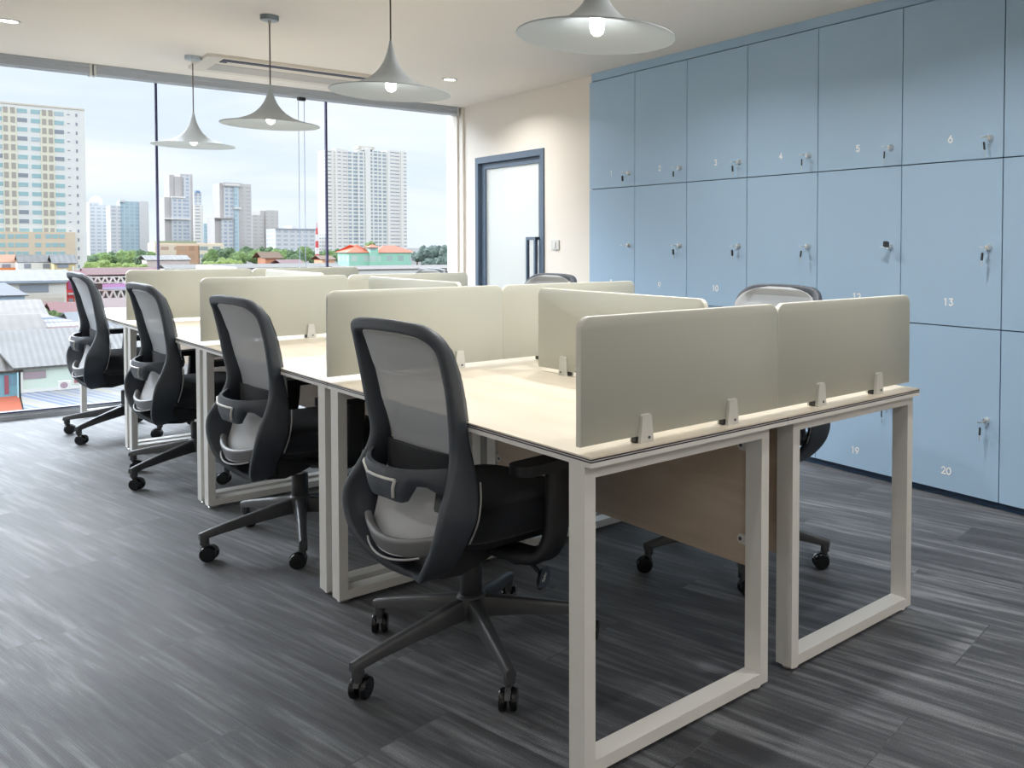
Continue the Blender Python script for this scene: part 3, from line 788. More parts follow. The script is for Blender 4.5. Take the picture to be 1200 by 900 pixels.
    # ---- back frame: one closed loop
    half = [(-.250, 0, 1.004, .034, .022), (-.246, .10, 1.002, .034, .024), (-.234, .178, .991, .036, .028), (-.206, .214, .950, .036, .036), (-.182, .221, .86, .034, .042),
            (-.166, .217, .77, .034, .046), (-.152, .207, .69, .036, .052), (-.150, .214, .63, .034, .070), (-.164, .234, .565, .030, .094), (-.186, .246, .50, .026, .112), (-.196, .222, .430, .024, .104),
            (-.188, .168, .368, .024, .098), (-.160, .102, .323, .024, .096), (-.134, .045, .302, .024, .098)]
    loop = [Vector(p) for p in half]+[Vector((-.124, 0, .298, .024, .100))]+[Vector((p[0], -p[1], p[2], p[3], p[4])) for p in half[:0:-1]]
    lp = catmull(loop, 6, True)
    fr = U('back_frame', sweep(lp, lambda i, p: rrect(p[3], p[4], min(p[3], p[4])*.38, 3), True, lambda p, tt: Vector((1, 0, .05))), M['chairframe'], t, ang=50)
    # pale accent seam on each flank
    for sg in (-1, 1):
        pts = [(-.114, sg*.246, .59), (-.119, sg*.256, .54), (-.128, sg*.253, .48), (-.136, sg*.228, .425)]
        obj('flank_accent', tube(pts, .0026, 8, 5), M['lip'], fr)
    # ---- mesh sheet
    def fx(z):   # frame profile x by height
        tb = [(.40, -.16), (.62, -.135), (.69, -.142), (.77, -.160), (.86, -.178), (.945, -.206), (.985, -.230), (1.02, -.250)]
        for (a, b), (c, d) in zip(tb, tb[1:]):
            if a <= z <= c: return b+(d-b)*(z-a)/(c-a)
        return tb[0][1] if z < .4 else tb[-1][1]
    def hw(z):
        if z > .88:
            tz = [(.88, .224), (.945, .219), (.972, .203), (.988, .178), (.999, .145), (1.007, .105), (1.012, .06)]
            for (a, b), (c, d) in zip(tz, tz[1:]):
                if a <= z <= c: return b+(d-b)*(z-a)/(c-a)
            return .06
        if z < .80: return .221-.020*(.80-z)/.17
        return .221
    def mfn(u, v):
        z = .635+v*(1.012-.635); y = (u*2-1)*hw(z)
        c_ = min(1, max(0, (abs(2*u-1)-.78)/.16)); tp = min(1, max(0, (v-.90)/.07)); e_ = max(c_*c_*(3-2*c_), tp)
        return (fx(z)+.002+.026*e_-.020*(1-(2*u-1)**2)*(.35+.65*v)*(1-tp)+.012*(1-v)**2*(1-(2*u-1)**2), y, z)
    U('mesh_back', grid(mfn, 40, 40), M['mesh'], t)
    for sg in (-1, 1): obj('lumbar_slider', prism([(-.135, .50), (-.175, .50), (-.168, .545), (-.150, .575), (-.128, .56)], sg*.118, sg*.150, 'y'), M['blackplastic'], fr, bev=.004)
    obj('mesh_border', tube([Vector(mfn(u/16, 0)) for u in range(17)], .0032, 6, 1), M['trim'], fr)
    # ---- black pad closing the pocket above the seat
    def pfn(u, v):
        c = 2*u-1; return (-.122-.022*(1-c*c)-.01*v, c*.205, .45+v*.20)
    pad_ = U('lower_back_pad', slab(pfn, 14, 8, (.014, 0, 0)), M['seat'], t, ang=60)
    # ---- lumbar shell below the belt
    def sfn(u, v):
        z = .395+v*.175; c = (2*u-1); y = c*(.205-.035*(1-v)**2)
        x = -.150-.045*(1-c*c)*(1-.6*v)-.050*(1-v)**2
        return (x, y, z-.030*(1-c*c)*(1-v)+.012*(1-v))
    sh = U('lumbar_shell', slab(sfn, 20, 12, (.006, 0, 0)), M['shell'], t, ang=60)
    def rim(v, dx, dz): return [Vector(sfn(u/20, v))+Vector((dx, 0, dz)) for u in range(21)]
    obj('shell_ridge', sweep(rim(.12, -.010, 0), lambda i, p: rrect(.020, .055, .009, 3), False, lambda p, tt: Vector((-.35, 0, 1))), mat('mid_grey_plastic', srgb(112, 113, 115), .42), sh)
    obj('shell_lip', tube(rim(0, -.012, -.006)[2:19], .003, 8, 1), M['lip'], sh)
    # ---- belt: curved cross brace behind the back
    def bfn(u, v):
        c = 2*u-1; y = c*.222
        y = c*.212; ztop = .632-.012*(1-c*c)
        a = abs(c); low = .530 if a < .40 else (.530+.050*min(1, (a-.40)/.16) if a < .72 else .580-.04*(a-.72)/.28)
        z = low+(ztop-low)*v
        x = -.166-.092*(1-a**2.6)-.010*math.sin(v*PI)+.012*(1-v)*(1-a)
        return (x, y, z)
    belt = U('back_brace', slab(bfn, 44, 8, (.012, 0, 0)), M['chairframe'], t, ang=45)
    def on(c, v, off=-.0025):
        p = Vector(bfn((c+1)/2, v)); return p+Vector((off, 0, 0))
    tl = [on(.80, .28), on(.78, .62), on(.6, .70), on(.35, .70), on(.1, .70), on(-.15, .70), on(-.34, .70)]
    obj('accent_line', tube(tl, .0042, 8, 1), M['trim'], belt)
    obj('accent_hook', tube([on(-.34, .70), on(-.30, .45), on(-.25, .16)], .0048, 8, 1), M['trim'], belt)
    # ---- armrests
    for sg in (-1, 1):
        bm = bmesh.new()
        pf = [(x_, y_) for x_, y_ in rrect(.245, .088, .035, 5)]
        prism([(x_+.062, sg*.292+y_) for x_, y_ in pf], .598, .626, 'z', bm)
        arm = U('armrest', bm, M['blackplastic'], t, bev=.006, ang=50)
        pts = [Vector(p) for p in [(.090, sg*.290, .602), (.088, sg*.294, .55), (.082, sg*.298, .48), (.074, sg*.296, .40), (.055, sg*.274, .352), (.03, sg*.22, .344), (.01, sg*.10, .352)]]
        obj('armrest_post', sweep(catmull(pts, 5), lambda i, p: rrect(.038, .078, .016, 3), False, lambda p, tt: Vector((1, 0, 0))), M['blackplastic'], arm, ang=50)
    for q in bpy.data.objects:      # the back sits a little behind the seat
        r = q
        while r.parent is not None and r.parent is not t: r = r.parent
        if r.parent is t and r.name in ('back_frame', 'mesh_back', 'lumbar_shell', 'back_brace', 'lower_back_pad') and q.type == 'MESH': q.data.transform(Matrix.Translation((-.02, 0, 0)))
    return t
def lift_chair(t, dz):
    for c in bpy.data.objects:
        if c.parent == t and c.get('up'): c.location.z += dz
CH = [  # x, y in desk frame, facing deg, lift, base rotation, label
    (.138, .775, 4.5, 0, 'charcoal mesh office chair pulled up to the aisle side of the first bay'),
    (.150, 2.185, 4, .0, 'charcoal mesh office chair pulled up to the aisle side of the second bay'),
    (.152, 3.66, 3, .0, 'charcoal mesh office chair pulled up to the aisle side of the third bay'),
    (.112, 5.085, 2, .02, 'charcoal mesh office chair on the aisle side of the fourth desk, by the window glass'),
    (1.26, .76, 180-3, .045, 'office chair on the locker side, its grey backrest rising above the front screens'),
    (1.30, 2.42, 180, .045, 'office chair on the locker side, backrest top showing in front of the glass door'),
    (1.36, 3.92, 180, .04, 'office chair on the locker side with a sliver of backrest below the window jamb')]
ch0 = make_chair([k_*72 for k_ in range(5)])
phase = [40.7, 36, 61, 71.6, 12, 50, 20]
copies = [ch0]+[copy_tree(ch0) for _ in CH[1:]]
for o, (x, y, f, dz, lab) in zip(copies, CH):
    i = copies.index(o)
    o.location = desk_to_world(x, y); o.rotation_euler = (0, 0, YAW+R_(f)); o['label'] = lab; o['group'] = 'mesh office chairs at the desks'
    lift_chair(o, dz)
    for q in bpy.data.objects:
        if q.parent == o and q.name.split('.')[0] == 'star_base': q.rotation_euler.z = R_(phase[i]-f)
        if q.parent == o and q.name.split('.')[0] == 'caster':
            a = R_(phase[i]-f+72*q['arm']); q.location = (.35*math.cos(a), .35*math.sin(a), 0)
            q.rotation_euler.z = R_([48, -28, -40, -35, 150, 30, 60][i]+[4, 12, -8, 184, -5][q['arm']]-f)

# ------------------------------------------------------------------ the city outside (real distances)
def gp(px, d):
    s, c = math.sin(CT), math.cos(CT); r = (px-CCX)/CF*d
    return Vector((CAM.x+d*s+r*c, CAM.y+d*c-r*s, 0))
def hz(px): return CCY-CF*math.tan(CPIT)+CROLL*(px-CCX)
def zz(px, py, d): return CAM.z+(hz(px)-py)/CF*d
#CITY
CK = lambda px: (px-CCX)/CF
def onY(px, Y):
    s, c = math.sin(CT), math.cos(CT); k = CK(px); t = (Y-CAM.y)/(c-s*k)
    return CAM.x+t*(s+c*k), t            # world x, depth
def Yat(px, d):
    s, c = math.sin(CT), math.cos(CT); return CAM.y+d*(c-s*CK(px))
def cm(name, rgb, rough=.75, var=.05, scale=.3):
    k = .8 if 'tile' in name else .165 if 'roof' in name or 'stripe' in name or 'ground' in name else .95
    return mat(name, dim(srgb(*rgb), k), rough, var=var, scale=scale)
class Bld:
    """a building whose front stands in the plane y = const"""
    def __init__(s, name, label, cat, px0, px1, pxref, d, group=None):
        s.Y = Yat(pxref, d); s.x0 = onY(px0, s.Y)[0]; s.x1 = onY(px1, s.Y)[0]
        s.t = thing(name, label, cat, (s.x0, s.Y, GZ), 0, group)
    def at(s, px, py):
        x, t = onY(px, s.Y); return x-s.x0, zz(px, py, t)-GZ
    def box(s, part, pa, pb, ya, yb, y0, y1, m, base=None, ref=None, **k):
        xa = s.at(pa, ya)[0]; xb = s.at(pb, ya)[0]; r = ref if ref is not None else (pa+pb)/2
        zt = s.at(r, ya)[1]; zb = 0 if yb is None else s.at(r, yb)[1]
        return obj(part, B(xa, xb, y0, y1, zb, zt), m, s.t, smooth=False, **k)
def roof_slope(b, part, pa, pb, yeave, d_in, rise, m, over=.4, th=.12, ref=None, mats=None, cuts=None, gable=True, xsh=0):
    """pitched roof over the front, eave at picture height yeave, ridge d_in metres behind and rise above; other slope mirrored"""
    xa = b.at(pa, yeave)[0]; xb = b.at(pb, yeave)[0]; ze = b.at(ref if ref is not None else (pa+pb)/2, yeave)[1]
    bm = bmesh.new()
    cuts = cuts or [0, 1]
    for i, (u, v) in enumerate(zip(cuts, cuts[1:])):
        q = []
        for (w_, top) in ((u, 0), (v, 0), (v, 1), (u, 1)):
            q.append((-over+(d_in+over)*w_, ze+rise*w_+top*th))
        a = [bm.verts.new((xa-over+xsh*w_, y, z)) for (y, z), w_ in zip(q, (u, v, v, u))]; c = [bm.verts.new((xb+over+xsh*w_, y, z)) for (y, z), w_ in zip(q, (u, v, v, u))]
        fs = [bm.faces.new(a), bm.faces.new(c[::-1])]+[bm.faces.new((a[j], a[(j+1) % 4], c[(j+1) % 4], c[j])) for j in range(4)]
        for f in fs: f.material_index = i if mats else 0
    if gable:
        q = [(d_in, ze+rise), (2*d_in+over, ze), (2*d_in+over, ze+th), (d_in, ze+rise+th)]
        a = [bm.verts.new((xa-over+xsh, y, z)) for y, z in q]; c = [bm.verts.new((xb+over+xsh, y, z)) for y, z in q]
        bm.faces.new(a); bm.faces.new(c[::-1]); [bm.faces.new((a[j], a[(j+1) % 4], c[(j+1) % 4], c[j])) for j in range(4)]
    return obj(part, bm, mats or m, b.t, smooth=False)
def lean_to(b, part, pa, pb, ywall, yfront, out, m, ref):
    zw = b.at(ref, ywall)[1]; x_, t_ = onY(ref, b.Y-out); zf = zz(ref, yfront, t_)-GZ
    xa = b.at(pa, ywall)[0]; xb = b.at(pb, ywall)[0]; bm = bmesh.new()
    prism([(0, zw), (-out, zf), (-out, zf-.12), (0, zw-.12)], xa, xb, 'x', bm)
    return obj(part, bm, m, b.t, smooth=False)
def hip(b, part, pa, pb, yeave, dep, rise, m, over=.5, ref=None, inset=None):
    xa = b.at(pa, yeave)[0]-over; xb = b.at(pb, yeave)[0]+over; ze = b.at(ref if ref is not None else (pa+pb)/2, yeave)[1]
    ins = inset if inset is not None else dep/2
    bm = bmesh.new(); v = [bm.verts.new(p) for p in ((xa, -over, ze), (xb, -over, ze), (xb, dep+over, ze), (xa, dep+over, ze), (xa+ins, dep/2, ze+rise), (xb-ins, dep/2, ze+rise))]
    for f in ((0, 1, 5, 4), (1, 2, 5), (2, 3, 4, 5), (3, 0, 4), (0, 3, 2, 1)): bm.faces.new([v[i] for i in f])
    return obj(part, bm, m, b.t, smooth=False)

struct(obj('ground_street_level', B(-900, 1500, YW+12, 2500, GZ-.5, GZ), cm('street_ground', (176, 172, 166), .9), smooth=False))
wallw = cm('offwhite_city_wall', (232, 230, 224)); walla = cm('cream_city_wall', (224, 214, 196)); dkwin = cm('dark_city_window', (146, 152, 160), .3)
blwin = cm('teal_city_window', (160, 192, 194), .25); yel = cm('pale_yellow_city_wall', (230, 226, 204)); grey_r = ribbed('grey_sheet_roof', srgb(150, 146, 140), srgb(190, 186, 178), 1.2)
whiter = ribbed('white_sheet_roof', srgb(212, 208, 202), srgb(238, 236, 232), .30, groove_dark=.18)

# --- tall condominium at the window's outer end
b = Bld('condominium', 'white and yellow condominium tower with rows of teal windows, the largest building outside', 'building', -70, 102, 102, 300)
b.box('tower_wall', -70, 102, 130, None, 0, 22, wallw, ref=102)
b.box('parapet', -70, 102, 128.5, 130.2, -.3, .4, walla, ref=102)
b.box('stair_block', 92, 98, 126, 130, 4, 9, wallw, ref=95)
FH = 3.05
x_top, z_top = b.at(102, 130)
for (pa, pb) in ((5.5, 22.5), (50, 66)):
    xa = b.at(pa, 200)[0]; xb = b.at(pb, 200)[0]
    obj('yellow_balcony_bay', B(xa, xb, -.35, .1, 2, z_top-1.6), yel, b.t, smooth=False)
wm = [blwin, dkwin, cm('curtained_city_window', (178, 196, 200), .4)]
rb_ = random.Random(5)
shared = {}
def pane(kind, w, h, dep, m):
    key = (kind, m.name)
    if key not in shared:
        bm = B(-w/2, w/2, -dep, 0, -h/2, h/2); o = obj(kind, bm, m, b.t, smooth=False); shared[key] = o.data; return o
    o = bpy.data.objects.new(kind, shared[key]); return link(o, b.t)
for r in range(18):
    z = z_top-2.0-FH*r
    if z < 3: break
    for (pa, pb) in ((-2, 5), (24, 34), (40, 49.5), (67, 77)):
        xa = b.at(pa, 200)[0]; xb = b.at(pb, 200)[0]
        o = pane('window', 2.55, 1.35, .12, rb_.choice([wm[0], wm[0], wm[0], wm[1], wm[2]])); o.location = ((xa+xb)/2, 0, z)
    for px in (9.5, 18, 54.5, 62):
        xa = b.at(px, 200)[0]; o = pane('balcony_shade_panel', 1.15, 2.0, .42, cm('balcony_shade', (176, 168, 158)) if 'balc' not in shared else shared['balc']); shared['balc'] = o.data.materials[0]; o.location = (xa, 0, z-.1)  # solid panels, the shade inside the balconies is put into their colour
for px, w_, h_ in ((83, .7, .35), (92.3, .5, 1.1)):
    bm = bmesh.new(); xa = b.at(px, 200)[0]
    for r in range(18): box(bm, xa-w_/2, xa+w_/2, -.08, 0, z_top-2-FH*r-h_/2, z_top-2-FH*r+h_/2)
    obj('slot_windows', bm, dkwin, b.t, smooth=False)
b.box('tan_podium', -70, 88, 272, 312, -1.2, 0, cm('tan_city_wall', (222, 202, 176)), ref=60)
bm = bmesh.new()
for r in range(4):
    for pa in (-12, 0, 10, 19, 27, 42, 54, 62, 70):
        xa, z = b.at(pa, 276.5+r*10.2); box(bm, xa-.2, xa+1.35, -1.3, -1.1, z-.8, z+.6)
obj('podium_windows', bm, blwin, b.t, smooth=False)

# --- shop houses
b = Bld('shophouse', 'orange fronted shophouse beside the white twin shophouses below the condominium', 'building', -30, 20, 10, 190)
b.box('wall', -30, 20, 308, None, 0, 10, wallw); b.box('orange_fascia', -30, 20, 314, 321, -1, -.1, cm('orange_fascia', (238, 138, 70)))
b.box('window', 2, 12, 309.5, 314, -.15, 0, dkwin); roof_slope(b, 'roof', -30, 20, 308, 5, 1.6, cm('brown_tile', (196, 140, 108)), over=0)
b = Bld('shophouse', 'white twin shophouse with grey roof and two small windows', 'building', 20, 62, 40, 188)
b.box('wall', 20, 62, 308, None, 0, 10, wallw); roof_slope(b, 'roof', 20, 62, 308, 5, 1.6, grey_r, over=0)
for q in (28, 50): b.box('window', q, q+8, 309, 314.5, -.12, 0, dkwin)
b.box('canopy', 20, 62, 319.5, 320.6, -1.2, 0, wallw); b.box('shop_opening', 44, 61, 321, 327, -.1, 0, dkwin); b.box('shop_opening', 22, 40, 321, 327, -.1, 0, dkwin)
b = Bld('shophouse', 'yellow fronted shophouse with a light grey roof', 'building', 62.5, 88, 75, 186)
b.box('wall', 63, 88, 309, None, 0, 10, cm('mustard_wall', (214, 196, 146))); roof_slope(b, 'roof', 63, 88, 309, 5, 1.8, ribbed('light_sheet_roof', srgb(196, 202, 206), srgb(220, 224, 226), 1.0))
b.box('window', 67, 80, 309.6, 314, -.12, 0, dkwin); b.box('shop_opening', 65, 84, 320, 328, -.12, 0, dkwin); b.box('pillar', 84, 86, 312, 330, -1.2, -.6, wallw)

# --- white workshop with grey hip roof
b = Bld('workshop_building', 'white panelled workshop under a low grey gable roof', 'building', -20, 78, 40, 125)
b.box('wall', -20, 77, 329.5, None, 0, 14, cm('workshop_wall', (226, 222, 212)), ref=60)
roof_slope(b, 'roof', -20, 78, 329.5, 9, 1.35, grey_r, ref=60, over=.8)
b.box('strip_window', 22, 56, 333, 342, -.12, 0, dkwin, ref=60); b.box('gutter', -20, 78, 329.2, 330.6, -.95, -.75, cm('steel_blue_gutter', (170, 186, 204)), ref=60)
b.box('louvre_panel', 41, 74, 349, 356, -.08, 0, cm('beige_louvre', (206, 196, 180)), ref=60)
bm = bmesh.new()
for i in range(24):
    xa, z = b.at(26+i*2.1, 344); box(bm, xa, xa+.06, -.05, 0, z-4, z)
obj('panel_battens', bm, walla, b.t, smooth=False)
# --- pale blue warehouse
b = Bld('warehouse', 'pale blue warehouse with a smooth light blue roof', 'building', -30, 28.5, 20, 96)
b.box('wall', -30, 28, 347, None, 0, 12, cm('dusty_blue_wall', (160, 178, 194)), ref=20)
roof_slope(b, 'roof', -30, 28.5, 347, 11, 1.0, cm('light_blue_roof', (206, 214, 228)), ref=20, over=.3, xsh=-1.5)
b.box('shutter', -20, 26, 354, 372, -.06, 0, cm('blue_grey_shutter', (134, 156, 176)), ref=20)
# --- red/magenta shop
b = Bld('shop_building', 'red and magenta painted shop building between the workshop and the office chair', 'building', 66, 100, 85, 140)
b.box('wall', 66, 100, 330, None, 0, 10, cm('red_city_wall', (224, 84, 84)), ref=85)
b.box('magenta_screen', 79, 92, 329, 339, -.3, 0, cm('magenta_panel', (166, 82, 128)), ref=85); roof_slope(b, 'roof', 66, 100, 328.5, 5, 1.3, cm('pink_red_roof', (236, 104, 118)), ref=85)
b.box('window', 79.5, 85, 350, 355, -.12, 0, dkwin, ref=85); b.box('awning', 78, 98, 343, 345, -1.2, 0, cm('grey_awning', (196, 190, 190)), ref=85)
b.box('sign_board', 86, 90, 350, 354, -.2, 0, cm('orange_sign', (238, 160, 110)), ref=85)
# --- red roofs
b = Bld('low_house', 'low house with brick red roof in front of the white workshop', 'building', 28, 70, 50, 100)
b.box('wall', 28, 68, 366, None, 0, 8, walla); roof_slope(b, 'roof', 28, 68, 366, 5, .85, cm('brick_red_roof', (208, 104, 86)))
b = Bld('low_house', 'low house with bright pinkish red roof beside the chair', 'building', 60, 100, 85, 92)
b.box('wall', 66, 100, 371, None, 0, 8, walla); roof_slope(b, 'roof', 66, 100, 371, 6, 1.1, cm('coral_roof', (226, 92, 96)))
# --- mall
b = Bld('market_hall', 'grey market hall with pink roof, white trusses and a purple banner', 'building', 100, 190, 125, 150)
b.box('wall', 100, 190, 323, None, 2.5, 12, cm('mall_grey', (168, 166, 170)), ref=125)
roof_slope(b, 'roof', 100, 190, 322.5, 4.5, 1.1, cm('faded_pink_roof', (236, 158, 158)), ref=125, over=.2)
for ya in (324, 330.5, 339.5, 350): b.box('floor_edge', 100, 190, ya, ya+1.3, -.2, 2.5, wallw, ref=125)
b.box('banner', 119, 150, 332.6, 336.6, -.35, -.2, cm('purple_banner', (222, 168, 220)), ref=125); b.box('banner_strip', 119, 150, 336.6, 339.2, -.35, -.2, cm('lilac_banner', (206, 208, 240)), ref=125)
bm = bmesh.new()
for q in range(100, 188, 9):
    for (u, v) in ((q, q+4.5), (q+9, q+4.5)):
        for yb, yt in ((332, 324), (351, 340)):
            xa, za = b.at(u, yb); xb2, zb2 = b.at(v, yt); cyl(bm, (xa, -.1, za), (xb2, -.1, zb2), .16, n=6)
obj('trusses', bm, wallw, b.t)
b = Bld('low_house', 'low house with pale pink roof edge beyond the far desk', 'building', 110, 170, 130, 100)
b.box('wall', 110, 170, 366, None, 0, 8, wallw); roof_slope(b, 'roof', 110, 170, 366, 7, 1.2, cm('pink_white_roof', (240, 196, 190)))
b = Bld('low_house', 'low building with plain light blue roof beyond the far desk', 'building', 92, 170, 130, 72)
b.box('wall', 92, 170, 388, None, 0, 10, wallw); roof_slope(b, 'roof', 92, 170, 388, 7, 1.15, cm('ice_blue_roof', (212, 224, 238)))

# --- beige/brown roofs
b = Bld('row_house', 'row house with long weathered beige roof by the striped roof', 'building', -40, 56, 20, 72)
b.box('wall', -40, 52, 375, None, 0, 9, walla, ref=20)
roof_slope(b, 'roof', -40, 50, 375, 8, 1.15, ribbed('beige_tile_roof', srgb(158, 136, 106), srgb(196, 174, 140), .5), ref=20)
b = Bld('row_house', 'row house with brownish grey roof behind the big white roof', 'building', -40, 52, 20, 63)
b.box('wall', -40, 50, 390, None, 0, 6, walla, ref=20)
roof_slope(b, 'roof', -40, 45, 391, 5, .95, ribbed('brown_grey_roof', srgb(148, 126, 106), srgb(182, 160, 136), .6), ref=20)
roof_slope(b, 'lower_red_roof', -40, 52, 397, 2.4, .45, cm('terracotta_roof', (208, 112, 92)), ref=20, gable=False)
# --- striped roof
sm = [cm('stripe_sky', (176, 212, 240)), cm('stripe_rust', (206, 128, 122)), whiter, cm('stripe_violet', (168, 150, 190)), whiter, cm('stripe_blue', (128, 164, 226)), whiter]
b = Bld('row_house', 'building with a roof striped white, blue and red behind the big white roof', 'building', 56, 130, 75, 64)
b.box('wall', 58, 130, 392, None, 0, 8, wallw, ref=75)
roof_slope(b, 'roof', 56, 130, 393, 9, 1.0, None, ref=75, mats=sm, cuts=[0, .16, .34, .52, .56, .68, .78, 1.0], gable=False, xsh=-4)
# --- big white roof with green wall
b = Bld('workshop_house', 'pale green house under a big white corrugated roof, seen from above', 'building', 20, 170, 50, 49)
b.box('wall', 21, 170, 431, None, 0, 8, cm('mint_wall', (212, 226, 212)), ref=50)
roof_slope(b, 'roof', 22, 170, 431, 6, 1.6, whiter, ref=50, over=.35, xsh=-1.1)
b.box('louvre_window', 25, 51, 434.5, 443, -.08, 0, cm('mauve_louvre', (166, 150, 156)), ref=50)
b.box('window_frame', 82, 107, 438, 453.5, -.07, 0, wallw, ref=50); b.box('barred_window', 84, 105.5, 439.5, 452, -.12, -.05, cm('barred_red_window', (164, 108, 114)), ref=50)
b.box('wall_band', 21, 170, 455, 459, -.1, 0, wallw, ref=50)
b.box('corner_post', 21, 24, 432, 459, -.12, 0, wallw, ref=50)
lean_to(b, 'lean_to_roof', 21, 170, 459, 487, 3.0, facade('patched_sheet_grid', srgb(206, 208, 212), srgb(150, 168, 206), srgb(222, 212, 190), .42, 3.0, .09), ref=50)
b2 = b
b = Bld('outdoor_aircon_unit', 'white outdoor air conditioner unit with round fan on the pale green wall', 'air conditioner', 65, 80, 72, 48.6)
b.box('housing', 65, 80, 446.5, 456, -.3, 0, wallw, ref=72, bev=.02)
xa, z = b.at(71.5, 451.3); obj('fan_grille', cyl(bmesh.new(), (xa, -.32, z), (xa, -.295, z), .17, n=20), cm('fan_mauve', (176, 150, 160)), b.t)
# --- left brown roof with teal wall
b = Bld('corner_house', 'teal house under a brown ribbed roof next to the big white roof', 'building', -40, 19, 10, 48)
b.box('wall', -40, 18.5, 436, None, 0, 8, cm('teal_wall', (126, 176, 190)), ref=10)
roof_slope(b, 'roof', -40, 19, 437, 6, 1.6, ribbed('brown_ribbed_roof', srgb(150, 132, 120), srgb(206, 188, 168), .42, groove_dark=.4), ref=10, over=.2, xsh=-1.2)
b.box('shutter', 2, 7, 440, 462, -.06, 0, cm('maroon_shutter', (160, 92, 104)), ref=10)
b.box('window', 9, 16, 441, 452, -.05, 0, cm('blue_pane', (120, 158, 176)), ref=10); b.box('drain_pipe', 16.5, 18.5, 437, 480, -.3, -.2, cm('light_teal_pipe', (176, 216, 222)), ref=10)
lean_to(b, 'orange_roof', -40, 19, 465, 489, 3.0, cm('orange_tile_sheet', (236, 134, 104)), ref=10)

# --- middle distance
b = Bld('apartment_block', 'beige and brown low apartment block between trees', 'building', 181, 262, 220, 340)
b.box('wall', 181, 262, 285, None, 0, 14, cm('beige_block', (226, 206, 182)))
b.box('brown_bay', 206, 232, 288, None, -1, 0, facade('brown_bay_grid', srgb(202, 160, 130), srgb(168, 120, 96), srgb(214, 190, 160), 3.2, 3.1, .6))
b.box('cream_bay', 233, 262, 286.5, None, -1, 0, facade('cream_bay_grid', srgb(232, 220, 198), srgb(150, 160, 160), srgb(180, 184, 178), 4.4, 3.1, .8))
b.box('cream_bay', 181, 206, 286.5, None, -1, 0, facade('cream_bay_grid2', srgb(228, 212, 190), srgb(190, 160, 140), srgb(222, 200, 180), 4.4, 3.1, .9))
b.box('roof_house', 186, 232, 282.5, 285.5, 2, 8, cm('planted_terrace', (150, 162, 134)))
b = Bld('low_house', 'low greyish pink shed roof in front of the beige apartment block', 'building', 172, 226, 190, 240)
b.box('wall', 172, 222, 305, None, 0, 8, cm('pinkgrey_wall', (212, 196, 192))); roof_slope(b, 'roof', 172, 222, 305, 6, 1.2, grey_r)
def tower(label, cols, px0, px1, d, top, extra=(), roofm=None, group=None, dep=26):
    b = Bld('tower_block', label, 'building', px0, px1, (px0+px1)/2, d, group)
    for i, (pa, pb, yt, y0, m) in enumerate(cols): b.box('facade_bay', pa, pb, yt, None, y0, dep, m)
    for (pa, pb, ya, yb, y0, y1, m) in extra: b.box('ledge', pa, pb, ya, yb, y0, y1, m)
    return b
fg = lambda n, w, a, c_, bw, bh, mo: facade(n, srgb(*w), srgb(*a), srgb(*c_), bw, bh, mo)
g1 = fg('grey_small_windows', (196, 192, 188), (168, 168, 170), (178, 178, 180), 5, 3.2, 1.15)
g2 = fg('grey_glazed_strip', (206, 206, 206), (150, 164, 180), (176, 186, 198), 3.6, 3.2, .7)
g3 = cm('plain_tower_grey', (192, 186, 182)); g4 = cm('plain_tower_light', (216, 214, 212))
wsm = fg('white_small_windows', (236, 232, 224), (158, 162, 170), (176, 178, 184), 6.2, 3.1, 1.1)
wgl = fg('white_glazed_grid', (234, 231, 224), (150, 164, 170), (174, 184, 188), 4.1, 3.1, .62)
tl = fg('teal_glazed', (186, 202, 208), (158, 182, 192), (176, 196, 204), 4, 3.4, .5)
far_w = fg('far_white_grid', (218, 218, 218), (182, 186, 192), (192, 196, 202), 5, 3.4, .9)
tower('pale domed tower left of the teal tower, far beyond the trees', [(105.5, 130, 241, 0, far_w), (106, 118, 237, 2, far_w)], 105.5, 130, 850, 240)
bd = bpy.data.objects['tower_block']
bb = Bld('x', '', '', 105.5, 130, 117.75, 850); xa, z = bb.at(115.5, 236); bpy.data.objects.remove(bb.t)
obj('dome', lathe([(0, 5.4), (2.4, 4.9), (4.3, 3.4), (5.2, 1.2), (5.3, -.8), (4.9, -3)], 24, c=(xa, 12, z)), cm('white_dome', (236, 238, 240)), bd)
tower('twin tower with teal glazing and pale edges, far beyond the trees', [(130, 142, 241, 0, far_w), (142, 164, 236, 1, tl), (164, 175, 236, 0, g4)], 130, 175, 820, 236, [(141, 147, 234.5, 237, -1, 8, g4)])
tower('pale grey stepped tower with roof terraces, just past the first window joint', [(193.5, 201, 231, 0, g3), (201, 218, 232, -2, g2), (200, 206, 205, 2, g3), (206, 216, 207, 1, g3), (216, 224, 206, -1, g2), (213.5, 228, 204, 4, g3)], 193.5, 228, 760, 204, [(192, 222, 256, 257.4, -4, 0, wallw), (201, 217, 230.5, 232, -3, 0, wallw)])
tower('slender white tower with a blue crown behind the stepped tower', [(228, 238.5, 240, 0, wsm), (229, 237.5, 225, 3, g2)], 228, 239, 840, 225, [(231, 236, 223.5, 226, 2, 8, cm('blue_crown', (130, 156, 190)))])
tower('low pale blue block between the two grey towers', [(239, 251, 262, 0, tl), (251, 253.5, 273, 0, g4)], 239, 254, 900, 262)
tower('grey tower with a glazed centre and light rooftop lettering strip', [(252, 259, 255, 0, g3), (259, 272, 257, -2, g2), (258.5, 263, 214.5, 1, g3), (263, 275, 217, 0, g2), (275, 280, 219, -1, tl), (280, 285, 215, 1, g3), (285, 296, 216, 2, g1)], 252, 296, 720, 214, [(250, 273, 255, 256.4, -4, 0, g3), (262, 283, 214.5, 219, -1.5, 1, g3), (263.5, 281, 216, 217.8, -2, -1.5, wallw), (274, 282, 243.5, 245, -3, 0, wallw)])
